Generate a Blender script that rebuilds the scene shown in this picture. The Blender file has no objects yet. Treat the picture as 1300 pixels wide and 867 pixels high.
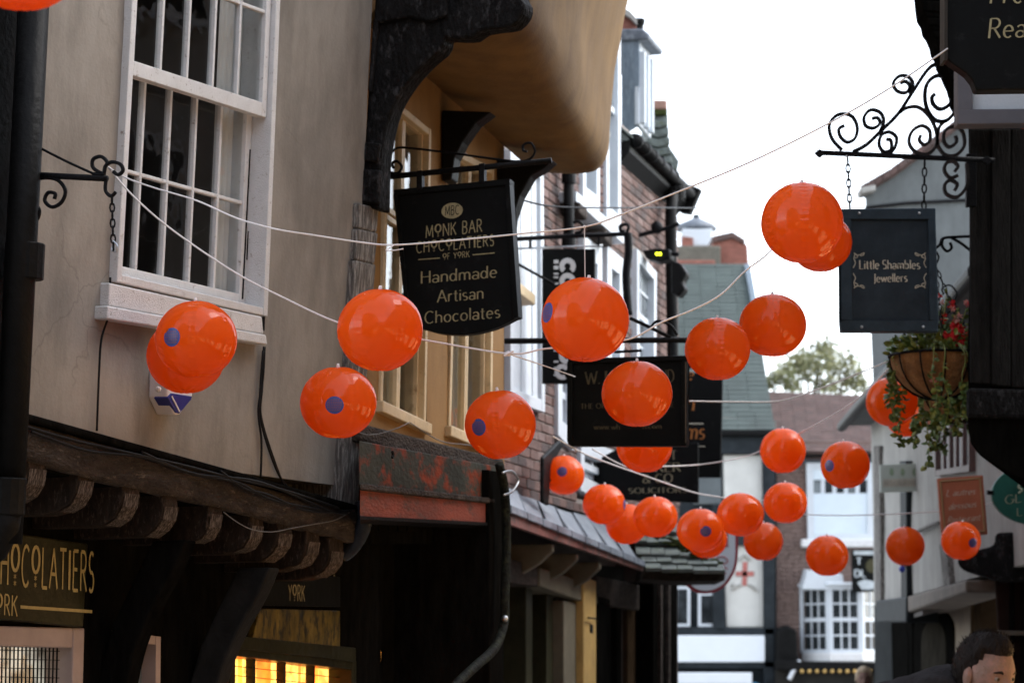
import bpy, bmesh, math, random
from mathutils import Vector, Matrix, noise

R = random.Random(11)
V = Vector
sc = bpy.context.scene
COL = sc.collection

# ------------------------------------------------------------------ camera
F, CX, CY, HZ = 3200.0, 650.0, 433.5, 853.0        # focal length and horizon in photo pixels (1300 x 867)
EYE = V((0, 0, 1.65))
TP = (HZ - CY) / F
PITCH = math.atan(TP)
cp, sp = math.cos(PITCH), math.sin(PITCH)
cam_d = bpy.data.cameras.new('camera')
cam = bpy.data.objects.new('camera', cam_d)
COL.objects.link(cam)
cam.location = EYE
cam.rotation_euler = (math.pi / 2 + PITCH, 0, 0)
cam_d.sensor_width = 36
cam_d.lens = F / 1300 * 36
cam_d.clip_start = 0.1
cam_d.clip_end = 2000
cam_d.dof.use_dof = True
cam_d.dof.focus_distance = 9.3
cam_d.dof.aperture_fstop = 5.0
sc.camera = cam

# ------------------------------------------------------------------ sky, sun, exposure (bright overcast)
SUN_EL, SUN_ROT = math.radians(45), math.radians(78)
w = bpy.data.worlds.new('World')
sc.world = w
w.use_nodes = True
nt = w.node_tree
nt.nodes.clear()
sky = nt.nodes.new('ShaderNodeTexSky')
sky.sky_type = 'NISHITA'
sky.sun_disc = False
sky.sun_elevation = SUN_EL
sky.sun_rotation = SUN_ROT
sky.dust_density = 1.0
sky.air_density = 1.0
hs = nt.nodes.new('ShaderNodeHueSaturation')
hs.inputs['Saturation'].default_value = 0.40
bgn = nt.nodes.new('ShaderNodeBackground')
bgn.inputs['Strength'].default_value = 0.15
wo = nt.nodes.new('ShaderNodeOutputWorld')
nt.links.new(sky.outputs[0], hs.inputs['Color'])
nt.links.new(hs.outputs[0], bgn.inputs['Color'])
nt.links.new(bgn.outputs[0], wo.inputs['Surface'])
sd = bpy.data.lights.new('sun', 'SUN')
sd.energy = 0.6
sd.angle = math.radians(40)
sd.color = (1, 0.97, 0.93)
so = bpy.data.objects.new('sun', sd)
COL.objects.link(so)
dirv = V((math.sin(SUN_ROT) * math.cos(SUN_EL), math.cos(SUN_ROT) * math.cos(SUN_EL), math.sin(SUN_EL)))
so.rotation_euler = dirv.to_track_quat('Z', 'Y').to_euler()
sc.view_settings.view_transform = 'Standard'
sc.view_settings.look = 'None'
sc.view_settings.gamma = 1
sc.view_settings.use_curve_mapping = False
sc.view_settings.exposure = 1.95

# ------------------------------------------------------------------ geometry helpers
def ray(px, py):
    x = (px - CX) / F
    y = (CY - py) / F
    d = V((x, cp - y * sp, sp + y * cp))
    return d / d.y

def at(px, py, d):
    return EYE + ray(px, py) * d

def proj(p):
    q = p - EYE
    f = q.y * cp + q.z * sp
    u = -q.y * sp + q.z * cp
    return CX + q.x / f * F, CY - u / f * F

class Pl:
    """a plane frame: origin, u along, v up, n outward"""
    def __init__(s, o, u, v=(0, 0, 1)):
        s.o = V(o); s.u = V(u).normalized(); s.v = V(v).normalized()
        s.n = s.u.cross(s.v).normalized()
        if s.n.dot(EYE - s.o) < 0: s.n = -s.n
    def hit(s, px, py, k=0.0):
        r = ray(px, py)
        t = (s.o + s.n * k - EYE).dot(s.n) / r.dot(s.n)
        return EYE + r * t
    def uv(s, p):
        # u and v are orthogonal in every frame used here
        q = p - s.o
        return q.dot(s.u), q.dot(s.v)
    def huv(s, px, py, k=0.0):
        return s.uv(s.hit(px, py, k))
    def P(s, a, b, k=0.0):
        return s.o + s.u * a + s.v * b + s.n * k

def FP(d):
    return Pl((0, d, 0), (1, 0, 0))

def perp(pl, px, py, k=0.0):
    n = V((pl.n.x, pl.n.y, 0)).normalized()
    return Pl(pl.hit(px, py, k), n)

class MB:
    def __init__(s): s.v = []; s.f = []
    def add(s, vs, fs):
        b = len(s.v); s.v += [V(x) for x in vs]; s.f += [[i + b for i in f] for f in fs]; return s
    def prism(s, front, back):
        n = len(front)
        fs = [list(range(n)), list(range(2 * n - 1, n - 1, -1))]
        for i in range(n):
            j = (i + 1) % n
            fs.append([i, i + n, j + n, j])
        return s.add(list(front) + list(back), fs)
    def ext(s, pts, d):
        return s.prism([V(p) for p in pts], [V(p) + d for p in pts])
    def oslab(s, pl, pts, kf, depth):
        return s.ext([pl.hit(x, y, kf) for x, y in pts], V((.30, 1, 0)) * depth)
    def slab(s, pl, pts, kf, kb):
        fr = [pl.hit(x, y, kf) for x, y in pts]
        if kb is None: return s.ext(fr, V((-.058, 1, 0)) * .34)
        return s.ext(fr, pl.n * (kb - kf))
    def ubox(s, pl, u0, u1, v0, v1, kf, kb):
        return s.ext([pl.P(u0, v0, kf), pl.P(u1, v0, kf), pl.P(u1, v1, kf), pl.P(u0, v1, kf)], pl.n * (kb - kf))
    def box(s, x0, x1, y0, y1, z0, z1):
        return s.ext([V((x0, y0, z0)), V((x1, y0, z0)), V((x1, y0, z1)), V((x0, y0, z1))], V((0, y1 - y0, 0)))
    def tube(s, pts, r, seg=6, r1=None, cap=True, rfun=None):
        pts = [V(p) for p in pts]
        n = len(pts); b = len(s.v); prev = None
        for i, p in enumerate(pts):
            t = (pts[min(i + 1, n - 1)] - pts[max(i - 1, 0)])
            if t.length < 1e-9: t = V((0, 0, 1))
            t.normalize()
            if prev is None:
                a = V((0, 0, 1)) if abs(t.z) < .9 else V((1, 0, 0))
                x = t.cross(a).normalized()
            else:
                x = (prev - t * prev.dot(t))
                x = x.normalized() if x.length > 1e-6 else t.orthogonal().normalized()
            prev = x
            y = t.cross(x)
            q = i / max(1, n - 1)
            rr = rfun(q) if rfun else (r if r1 is None else r + (r1 - r) * q)
            for k in range(seg):
                a = 2 * math.pi * k / seg
                s.v.append(p + x * (math.cos(a) * rr) + y * (math.sin(a) * rr))
        for i in range(n - 1):
            for k in range(seg):
                k2 = (k + 1) % seg
                s.f.append([b + i * seg + k, b + i * seg + k2, b + (i + 1) * seg + k2, b + (i + 1) * seg + k])
        if cap:
            s.f.append([b + k for k in range(seg)][::-1])
            s.f.append([b + (n - 1) * seg + k for k in range(seg)])
        return s
    def ribbon(s, pts, pl, wd, th):
        """flat iron bar bent in the plane of pl: wd across (along n), th in plane"""
        pts = [V(p) for p in pts]; n = len(pts); b = len(s.v)
        for i, p in enumerate(pts):
            t = (pts[min(i + 1, n - 1)] - pts[max(i - 1, 0)]).normalized()
            m = t.cross(pl.n).normalized()
            for sx, sy in ((1, 1), (1, -1), (-1, -1), (-1, 1)):
                s.v.append(p + m * (th / 2 * sx) + pl.n * (wd / 2 * sy))
        for i in range(n - 1):
            for k in range(4):
                k2 = (k + 1) % 4
                s.f.append([b + i * 4 + k, b + i * 4 + k2, b + (i + 1) * 4 + k2, b + (i + 1) * 4 + k])
        s.f.append([b, b + 1, b + 2, b + 3]); s.f.append([b + (n - 1) * 4 + k for k in (3, 2, 1, 0)])
        return s
    def ball(s, c, rx, ry=None, rz=None, nu=16, nv=10):
        ry = ry or rx; rz = rz or rx; c = V(c); b = len(s.v)
        for i in range(nv + 1):
            th = math.pi * i / nv
            for j in range(nu):
                ph = 2 * math.pi * j / nu
                s.v.append(c + V((rx * math.sin(th) * math.cos(ph), ry * math.sin(th) * math.sin(ph), rz * math.cos(th))))
        for i in range(nv):
            for j in range(nu):
                j2 = (j + 1) % nu
                s.f.append([b + i * nu + j, b + (i + 1) * nu + j, b + (i + 1) * nu + j2, b + i * nu + j2])
        return s
    def build(s, name, m, parent=None, smooth=False, bevel=0, keep=False):
        return build(name, s.v, s.f, m, parent, smooth, bevel, keep)

WORLD = {}
def wloc(o):
    return WORLD.get(o.name, V((0, 0, 0)))

def build(name, vs, fs, m, parent=None, smooth=False, bevel=0, keep=False):
    me = bpy.data.meshes.new(name)
    if parent is not None:
        base = wloc(parent)
        org = base
    else:
        xs = [v.x for v in vs]; ys = [v.y for v in vs]; zs = [v.z for v in vs]
        org = V(((min(xs) + max(xs)) / 2, (min(ys) + max(ys)) / 2, min(zs)))
    bm = bmesh.new()
    bv = [bm.verts.new(v - org) for v in vs]
    for f in fs:
        try: bm.faces.new([bv[i] for i in f])
        except ValueError: pass
    if not keep:
        bmesh.ops.remove_doubles(bm, verts=bm.verts, dist=1e-5)
        bmesh.ops.recalc_face_normals(bm, faces=bm.faces)
    if smooth:
        for f in bm.faces: f.smooth = True
    bm.to_mesh(me); bm.free()
    o = bpy.data.objects.new(name, me)
    COL.objects.link(o)
    if m is not None: me.materials.append(m)
    if parent is not None: o.parent = parent
    else: o.location = org
    WORLD[o.name] = org
    if bevel:
        b = o.modifiers.new('bevel', 'BEVEL'); b.width = bevel; b.segments = 2; b.limit_method = 'ANGLE'
    return o

def thing(name, loc, label, cat, group=None):
    o = bpy.data.objects.new(name, None)
    COL.objects.link(o)
    o.empty_display_size = .1
    o.location = loc
    WORLD[o.name] = V(loc)
    return tag(o, label, cat, group)

def tag(o, label=None, cat=None, group=None, kind=None):
    if label: o['label'] = label
    if cat: o['category'] = cat
    if group: o['group'] = group
    if kind: o['kind'] = kind
    return o

def inst(name, me, m, parent, pos, rot):
    o = bpy.data.objects.new(name, me)
    COL.objects.link(o)
    o.parent = parent
    o.location = V(pos) - wloc(parent)
    o.rotation_euler = rot
    WORLD[o.name] = V(pos)
    return o

def crv(pts, n=6):
    """Catmull-Rom through points of any dimension"""
    out = []
    P = [V(p) if len(p) == 3 else V((p[0], p[1], 0)) for p in pts]
    dim = len(pts[0])
    for i in range(len(P) - 1):
        a, b, c, d = P[max(i - 1, 0)], P[i], P[i + 1], P[min(i + 2, len(P) - 1)]
        for k in range(n):
            t = k / n
            q = .5 * (2 * b + (c - a) * t + (2 * a - 5 * b + 4 * c - d) * t * t + (3 * b - a - 3 * c + d) * t ** 3)
            out.append(q if dim == 3 else (q.x, q.y))
    out.append(P[-1] if dim == 3 else (P[-1].x, P[-1].y))
    return out

# ------------------------------------------------------------------ materials
def s2l(c):
    return tuple((x / 255 / 12.92 if x <= 10.3 else ((x / 255 + .055) / 1.055) ** 2.4) for x in c)

def mat(name, col, rough=.7, var=.2, scale=6, bump=.0, bscale=60, metal=0, spec=.5, col2=None, stretch=(1, 1, 1), coat=0, c2amt=.45, detail=6):
    m = bpy.data.materials.new(name)
    m.use_nodes = True
    N, L = m.node_tree.nodes, m.node_tree.links
    b = N['Principled BSDF']
    b.inputs['Roughness'].default_value = rough
    b.inputs['Metallic'].default_value = metal
    b.inputs['Specular IOR Level'].default_value = spec if max(col) > .06 else min(spec, .10)
    if coat: b.inputs['Coat Weight'].default_value = coat; b.inputs['Coat Roughness'].default_value = .08
    tc = N.new('ShaderNodeTexCoord'); mp = N.new('ShaderNodeMapping')
    mp.inputs['Scale'].default_value = stretch
    L.new(tc.outputs['Object'], mp.inputs['Vector'])
    n1 = N.new('ShaderNodeTexNoise'); n1.inputs['Scale'].default_value = scale; n1.inputs['Detail'].default_value = detail
    n1.inputs['Roughness'].default_value = .65
    L.new(mp.outputs[0], n1.inputs['Vector'])
    rp = N.new('ShaderNodeValToRGB')
    c = V(col)
    a = c * (1 - var); z = c * (1 + var)
    rp.color_ramp.elements[0].position = .3; rp.color_ramp.elements[1].position = .7
    rp.color_ramp.elements[0].color = (*a, 1); rp.color_ramp.elements[1].color = (*z, 1)
    L.new(n1.outputs['Fac'], rp.inputs[0])
    last = rp.outputs[0]
    if col2 is not None:
        n3 = N.new('ShaderNodeTexNoise'); n3.inputs['Scale'].default_value = scale * 2.3; n3.inputs['Detail'].default_value = 8
        n3.inputs['Roughness'].default_value = .7
        L.new(mp.outputs[0], n3.inputs['Vector'])
        r3 = N.new('ShaderNodeValToRGB')
        r3.color_ramp.elements[0].position = 1 - c2amt - .06; r3.color_ramp.elements[1].position = 1 - c2amt + .06
        L.new(n3.outputs['Fac'], r3.inputs[0])
        mx = N.new('ShaderNodeMix'); mx.data_type = 'RGBA'
        L.new(r3.outputs[0], mx.inputs['Factor'])
        L.new(last, mx.inputs[6]); mx.inputs[7].default_value = (*col2, 1)
        last = mx.outputs[2]
    L.new(last, b.inputs['Base Color'])
    if bump:
        n2 = N.new('ShaderNodeTexNoise'); n2.inputs['Scale'].default_value = bscale; n2.inputs['Detail'].default_value = 5
        L.new(mp.outputs[0], n2.inputs['Vector'])
        bp = N.new('ShaderNodeBump'); bp.inputs['Strength'].default_value = bump; bp.inputs['Distance'].default_value = .02
        L.new(n2.outputs['Fac'], bp.inputs['Height'])
        L.new(bp.outputs[0], b.inputs['Normal'])
    return m

def glow(name, col, strength, var=0, scale=10):
    m = bpy.data.materials.new(name); m.use_nodes = True
    b = m.node_tree.nodes['Principled BSDF']
    b.inputs['Base Color'].default_value = (*col, 1)
    b.inputs['Emission Color'].default_value = (*col, 1)
    b.inputs['Emission Strength'].default_value = strength
    if var:
        N, L = m.node_tree.nodes, m.node_tree.links
        tc = N.new('ShaderNodeTexCoord'); n1 = N.new('ShaderNodeTexNoise'); n1.inputs['Scale'].default_value = scale
        L.new(tc.outputs['Object'], n1.inputs['Vector'])
        rp = N.new('ShaderNodeValToRGB')
        rp.color_ramp.elements[0].position = .38; rp.color_ramp.elements[1].position = .62
        rp.color_ramp.elements[0].color = (.02, .008, .002, 1); rp.color_ramp.elements[1].color = (1, 1, 1, 1)
        L.new(n1.outputs['Fac'], rp.inputs[0])
        mx = N.new('ShaderNodeMix'); mx.data_type = 'RGBA'; mx.blend_type = 'MULTIPLY'
        mx.inputs['Factor'].default_value = var
        mx.inputs[6].default_value = (*col, 1)
        L.new(rp.outputs[0], mx.inputs[7])
        L.new(mx.outputs[2], b.inputs['Emission Color'])
    return m

def glass_mat(name, tint=(.9, .92, .92)):
    m = bpy.data.materials.new(name); m.use_nodes = True
    N, L = m.node_tree.nodes, m.node_tree.links
    N.clear()
    o = N.new('ShaderNodeOutputMaterial'); tr = N.new('ShaderNodeBsdfTransparent'); tr.inputs[0].default_value = (*tint, 1)
    gl = N.new('ShaderNodeBsdfGlossy'); gl.inputs['Roughness'].default_value = .03
    fr = N.new('ShaderNodeFresnel'); gm = N.new('ShaderNodeNewGeometry'); mi = N.new('ShaderNodeMix'); mi.inputs[2].default_value = 1.45; mi.inputs[3].default_value = 1 / 1.45
    L.new(gm.outputs['Backfacing'], mi.inputs[0]); L.new(mi.outputs[0], fr.inputs['IOR'])
    tc = N.new('ShaderNodeTexCoord'); n = N.new('ShaderNodeTexNoise'); n.inputs['Scale'].default_value = 5
    L.new(tc.outputs['Object'], n.inputs['Vector'])
    bp = N.new('ShaderNodeBump'); bp.inputs['Strength'].default_value = .08; bp.inputs['Distance'].default_value = .05
    L.new(n.outputs['Fac'], bp.inputs['Height'])
    L.new(bp.outputs[0], gl.inputs['Normal']); L.new(bp.outputs[0], fr.inputs['Normal'])
    mx = N.new('ShaderNodeMixShader')
    L.new(fr.outputs[0], mx.inputs[0]); L.new(tr.outputs[0], mx.inputs[1]); L.new(gl.outputs[0], mx.inputs[2])
    L.new(mx.outputs[0], o.inputs['Surface'])
    return m

def plaster_mat(name, col, dark, amount=.5, streak=.5):
    """limewashed render: cloudy mottling, downward grime streaks, fine grain"""
    m = mat(name, col, .9, .17, 1.6, .10, 70)
    N, L = m.node_tree.nodes, m.node_tree.links
    b = N['Principled BSDF']
    src = b.inputs['Base Color'].links[0].from_socket
    tc = [n for n in N if n.type == 'TEX_COORD'][0]
    mp = N.new('ShaderNodeMapping'); mp.inputs['Scale'].default_value = (3.4, 3.4, 1.0)
    L.new(tc.outputs['Object'], mp.inputs['Vector'])
    n = N.new('ShaderNodeTexNoise'); n.inputs['Scale'].default_value = 1.6; n.inputs['Detail'].default_value = 8; n.inputs['Roughness'].default_value = .7
    L.new(mp.outputs[0], n.inputs['Vector'])
    rp = N.new('ShaderNodeValToRGB'); rp.color_ramp.elements[0].position = .43; rp.color_ramp.elements[1].position = .76
    rp.color_ramp.elements[1].color = (streak, streak, streak, 1)
    L.new(n.outputs['Fac'], rp.inputs[0])
    mx = N.new('ShaderNodeMix'); mx.data_type = 'RGBA'
    L.new(rp.outputs[0], mx.inputs['Factor']); L.new(src, mx.inputs[6]); mx.inputs[7].default_value = (*dark, 1)
    # hairline cracks: edges of large warped cells, only here and there
    wn = N.new('ShaderNodeTexNoise'); wn.inputs['Scale'].default_value = 3; wn.inputs['Detail'].default_value = 6
    L.new(tc.outputs['Object'], wn.inputs['Vector'])
    wm = N.new('ShaderNodeMix'); wm.data_type = 'VECTOR'; wm.inputs[0].default_value = .25
    L.new(tc.outputs['Object'], wm.inputs[4]); L.new(wn.outputs['Color'], wm.inputs[5])
    vo = N.new('ShaderNodeTexVoronoi'); vo.feature = 'DISTANCE_TO_EDGE'; vo.inputs['Scale'].default_value = 2.3
    L.new(wm.outputs[1], vo.inputs['Vector'])
    cr = N.new('ShaderNodeValToRGB'); cr.color_ramp.elements[0].position = .0; cr.color_ramp.elements[1].position = .009
    cr.color_ramp.elements[0].color = (1, 1, 1, 1); cr.color_ramp.elements[1].color = (0, 0, 0, 1)
    L.new(vo.outputs['Distance'], cr.inputs[0])
    mn = N.new('ShaderNodeTexNoise'); mn.inputs['Scale'].default_value = 1.1
    L.new(tc.outputs['Object'], mn.inputs['Vector'])
    mr = N.new('ShaderNodeValToRGB'); mr.color_ramp.elements[0].position = .52; mr.color_ramp.elements[1].position = .62
    mr.color_ramp.elements[1].color = (.28, .28, .28, 1)
    L.new(mn.outputs['Fac'], mr.inputs[0])
    mu = N.new('ShaderNodeMath'); mu.operation = 'MULTIPLY'
    L.new(cr.outputs[0], mu.inputs[0]); L.new(mr.outputs[0], mu.inputs[1])
    m2 = N.new('ShaderNodeMix'); m2.data_type = 'RGBA'
    L.new(mu.outputs[0], m2.inputs['Factor']); L.new(mx.outputs[2], m2.inputs[6]); m2.inputs[7].default_value = (*[c * .35 for c in dark], 1)
    L.new(m2.outputs[2], b.inputs['Base Color'])
    return m

M = {}
M['plaster'] = plaster_mat('grey_buff_plaster', (.265, .240, .208), (.12, .105, .088), streak=.75)
M['cream_plaster'] = plaster_mat('dirty_white_plaster', (.36, .35, .325), (.17, .155, .135))
M['grey_render'] = plaster_mat('grey_render', (.125, .135, .135), (.08, .088, .088), streak=.8)
M['ochre'] = plaster_mat('ochre_plaster', (.28, .155, .05), (.18, .09, .025), streak=.6)
M['old_oak'] = mat('weathered_black_oak', (.008, .0075, .0075), .7, .5, 4, .9, 16, col2=(.045, .043, .044), stretch=(3, 3, 1.6), c2amt=.40)
M['beam_oak'] = mat('grey_brown_oak_beam', (.05, .04, .034), .8, .5, 4, 1.0, 18, col2=(.15, .12, .10), stretch=(2, 2, 5), c2amt=.36)
M['joist_oak'] = mat('brown_oak_joist', (.026, .018, .013), .75, .5, 5, .5, 22, col2=(.085, .06, .046), stretch=(5, 5, 2), c2amt=.40)
M['joist_end'] = mat('lit_weathered_end_grain', (.05, .038, .03), .85, .5, 6, .5, 40, col2=(.18, .15, .13), stretch=(9, 9, 1.5), c2amt=.46)
M['grey_post'] = mat('bleached_timber_post', (.11, .098, .088), .85, .5, 5, 1, 20, col2=(.36, .34, .31), stretch=(8, 8, .8), c2amt=.46)
M['black'] = mat('black_paint', (.006, .006, .006), .5, .4, 8, .2, 40)
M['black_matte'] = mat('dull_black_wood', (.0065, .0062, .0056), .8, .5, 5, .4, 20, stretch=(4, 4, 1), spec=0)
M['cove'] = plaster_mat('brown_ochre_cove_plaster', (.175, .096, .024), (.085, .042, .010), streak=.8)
M['iron'] = mat('black_wrought_iron', (.006, .006, .007), .5, .4, 20, .3, 80, metal=0)
M['rust_iron'] = mat('rusting_iron', (.02, .017, .016), .55, .4, 15, .3, 80, col2=(.16, .06, .02), c2amt=.34)
M['gold'] = mat('gold_leaf_paint', (.44, .34, .13), .45, .2, 30)
M['old_gold'] = mat('faded_gold_paint', (.33, .28, .15), .6, .25, 40)
M['cream_ink'] = mat('cream_lettering', (.60, .55, .43), .6, .1, 40)
M['white'] = mat('flaking_white_paint', (.66, .66, .66), .55, .07, 5, .35, 60, col2=(.24, .19, .15), stretch=(3, 3, 3), c2amt=.345)
M['white2'] = mat('old_white_paint', (.56, .60, .64), .55, .06, 4, .1, 60)
M['cream_frame'] = mat('cream_window_paint', (.60, .47, .29), .6, .12, 6, .2, 50, col2=(.32, .22, .12), c2amt=.36)
M['glass'] = glass_mat('window_glass')
M['dark_glass'] = mat('dark_far_glass', (.028, .032, .035), .08, .7, 3)
M['pale_glass'] = mat('pale_far_glass', (.16, .18, .19), .12, .7, 3)
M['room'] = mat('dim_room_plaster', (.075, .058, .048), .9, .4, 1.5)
M['curtain'] = mat('net_curtain', (.75, .72, .70), .9, .1, 4)
M['cream_curtain'] = mat('cream_curtain', (.50, .40, .27), .9, .25, 3, stretch=(6, 6, 1))
M['mortar'] = mat('lime_mortar', (.25, .22, .20), .95, .25, 8, .4, 60)
BR = [mat('red_brick_%s' % n, c, .85, .3, 14, .5, 60) for n, c in (('dark', (.092, .052, .044)), ('plain', (.128, .072, .058)), ('pale', (.175, .115, .10)), ('burnt', (.068, .046, .042)))]
M['lead'] = mat('weathered_lead', (.13, .15, .18), .5, .3, 4, .3, 12, metal=.0, col2=(.22, .245, .27), c2amt=.42)
M['cheek'] = mat('blue_grey_lead_sheet', (.14, .18, .22), .5, .2, 5, .2, 12, col2=(.20, .25, .29), stretch=(4, 4, 1))
M['slate'] = mat('green_grey_slate', (.12, .14, .13), .75, .4, 7, .6, 30, col2=(.10, .12, .06), c2amt=.40)
M['moss'] = mat('moss', (.05, .06, .02), .95, .4, 20, 1, 60)
M['red_paint'] = mat('worn_red_orange_paint', (.19, .034, .014), .6, .5, 2, .3, 30, col2=(.05, .03, .022), c2amt=.42, stretch=(.8, .8, 2.5))
M['dull_red'] = mat('dull_red_fascia', (.15, .05, .038), .7, .3, 4, .3, 30, col2=(.06, .045, .04), c2amt=.44)
M['grey_green'] = mat('weathered_grey_green_board', (.038, .041, .034), .7, .45, 2.2, .3, 30, col2=(.20, .036, .014), c2amt=.46, stretch=(.8, .8, 1.5), detail=3)
M['olive'] = mat('dark_olive_paint', (.026, .025, .013), .35, .45, 3, .15, 30)
M['pink_frame'] = mat('pale_mauve_frame_paint', (.42, .33, .31), .5, .15, 5)
M['ochre_post'] = mat('ochre_painted_post', (.46, .29, .085), .6, .2, 5, .2, 40)
M['grey_pillar'] = mat('drab_olive_pillar', (.13, .11, .07), .7, .25, 4, .2, 30)
M['rope'] = mat('white_cord', (.80, .74, .72), .7, .08, 60)
M['cable'] = mat('black_cable', (.012, .012, .013), .5, .3, 20)
M['alarm'] = mat('white_plastic', (.74, .70, .68), .35, .04, 4)
M['alarm_blue'] = mat('navy_plastic', (.02, .028, .19), .3, .1, 5)
M['dull_wire'] = mat('dull_wire', (.12, .115, .11), .6, .3, 30)
M['steel'] = mat('galvanised_steel', (.5, .52, .54), .35, .1, 20, metal=.9)
M['sign_black'] = mat('black_sign_paint', (.0045, .005, .005), .5, .3, 6, .08, 30, col2=(.014, .0145, .0145), c2amt=.36)
M['sign_blueblack'] = mat('blue_black_sign_paint', (.024, .033, .042), .45, .3, 7, .08, 40)
M['sign_frame'] = mat('slate_blue_frame_paint', (.029, .043, .056), .45, .25, 9, .1, 40)
M['paving'] = mat('stone_paving', (.29, .275, .255), .85, .3, 2, .4, 20)
M['tile'] = mat('red_brown_roof_tile', (.105, .063, .055), .85, .3, 3, .4, 20, col2=(.075, .052, .047), c2amt=.45)
M['far_brick'] = mat('brown_far_brick', (.17, .115, .098), .9, .35, 9, .3, 30, col2=(.27, .20, .175), stretch=(1, 1, 3), c2amt=.4)
M['chimney'] = mat('chimney_brick', (.24, .095, .07), .9, .3, 7, .3, 30, stretch=(1, 1, 3))
M['timber_black'] = mat('tarred_timber', (.022, .027, .031), .65, .35, 6, .2, 30)
M['panel'] = mat('cream_infill_panel', (.58, .575, .54), .85, .08, 3, .2, 30)
M['shop_white'] = mat('white_shop_fascia', (.70, .74, .78), .5, .03, 3)
M['blue'] = mat('blue_shop_paint', (.06, .22, .36), .5, .1, 3)
M['orange_sign'] = mat('terracotta_sign_paint', (.38, .11, .05), .6, .15, 6)
M['green_sign'] = mat('bottle_green_sign_paint', (.012, .10, .075), .5, .15, 6)
M['pale_sign'] = mat('pale_mint_sign', (.52, .58, .52), .6, .08, 6)
M['red_rim'] = mat('crimson_paint', (.30, .02, .035), .5, .1, 6)
M['brown_shop'] = mat('brown_shopfront_paint', (.05, .033, .02), .8, .3, 4, spec=0)
M['skin'] = mat('skin', (.20, .115, .085), .6, .2, 14, .25, 120, col2=(.25, .13, .10))
M['hair'] = mat('dark_hair', (.012, .009, .008), .6, .4, 60, .6, 120, stretch=(1, 1, .3))
M['blonde'] = mat('blonde_hair', (.48, .37, .25), .6, .35, 40, .6, 120, stretch=(1, 1, .3))
M['jacket'] = mat('black_jacket_cloth', (.022, .020, .021), .9, .3, 30, .3, 120)
M['trouser'] = mat('dark_trouser_cloth', (.03, .03, .035), .9, .3, 30, .3, 120)
M['eye'] = mat('eye_white', (.22, .19, .17), .2, .02, 5)
M['iris'] = mat('dark_iris', (.03, .02, .012), .15, .02, 5)
M['lip'] = mat('lip', (.36, .15, .12), .5, .1, 10)
M['coir'] = mat('coir_liner', (.28, .13, .045), .95, .4, 14, 1, 60)
M['leaf'] = mat('dark_green_leaf', (.085, .14, .03), .5, .5, 25)
M['leaf2'] = mat('yellow_green_leaf', (.22, .25, .05), .5, .35, 25)
M['red_flower'] = mat('scarlet_petal', (.62, .012, .016), .6, .3, 30)
M['pink_flower'] = mat('salmon_petal', (.70, .30, .25), .6, .2, 30)
M['tree_leaf'] = mat('olive_tree_leaf', (.115, .125, .05), .7, .4, 2)
M['bark'] = mat('tree_bark', (.09, .07, .05), .9, .3, 8, .6, 30)
M['logo_blue'] = mat('blue_print', (.05, .085, .32), .35, .1, 10)
M['orange_ink'] = mat('orange_print', (.26, .10, .16), .35, .1, 10)
M['warm'] = glow('warm_lit_shop', (1, .40, .075), 1.6, var=.6, scale=16)
M['warm_window'] = glow('warm_shop_window', (1, .60, .26), 1.3, var=.9, scale=3)
M['warm_bulb'] = glow('warm_bulb', (1, .75, .50), .12)
M['cool'] = glow('dim_lit_display', (.55, .50, .42), .35, var=.9, scale=10)
M['led'] = glow('yellow_led', (.75, .9, .02), 2.0)

def vinyl():
    m = bpy.data.materials.new('orange_vinyl'); m.use_nodes = True
    N, L = m.node_tree.nodes, m.node_tree.links
    b = N['Principled BSDF']; o = [n for n in N if n.type == 'OUTPUT_MATERIAL'][0]
    c = (1.0, .178, .016, 1)
    b.inputs['Base Color'].default_value = c
    b.inputs['Roughness'].default_value = .115
    b.inputs['Specular IOR Level'].default_value = .55
    t = N.new('ShaderNodeBsdfTranslucent'); t.inputs[0].default_value = (1, .25, .018, 1)
    mx = N.new('ShaderNodeMixShader'); mx.inputs[0].default_value = .58
    tc = N.new('ShaderNodeTexCoord'); n = N.new('ShaderNodeTexNoise'); n.inputs['Scale'].default_value = 7; n.inputs['Detail'].default_value = 3
    L.new(tc.outputs['Object'], n.inputs['Vector'])
    bp = N.new('ShaderNodeBump'); bp.inputs['Strength'].default_value = .05; bp.inputs['Distance'].default_value = .02
    L.new(n.outputs['Fac'], bp.inputs['Height']); L.new(bp.outputs[0], b.inputs['Normal'])
    gl = N.new('ShaderNodeBsdfGlossy'); gl.inputs['Roughness'].default_value = .1
    L.new(b.outputs[0], mx.inputs[1]); L.new(t.outputs[0], mx.inputs[2]); L.new(mx.outputs[0], o.inputs['Surface'])
    N.remove(gl)
    return m
M['vinyl'] = vinyl()

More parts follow.
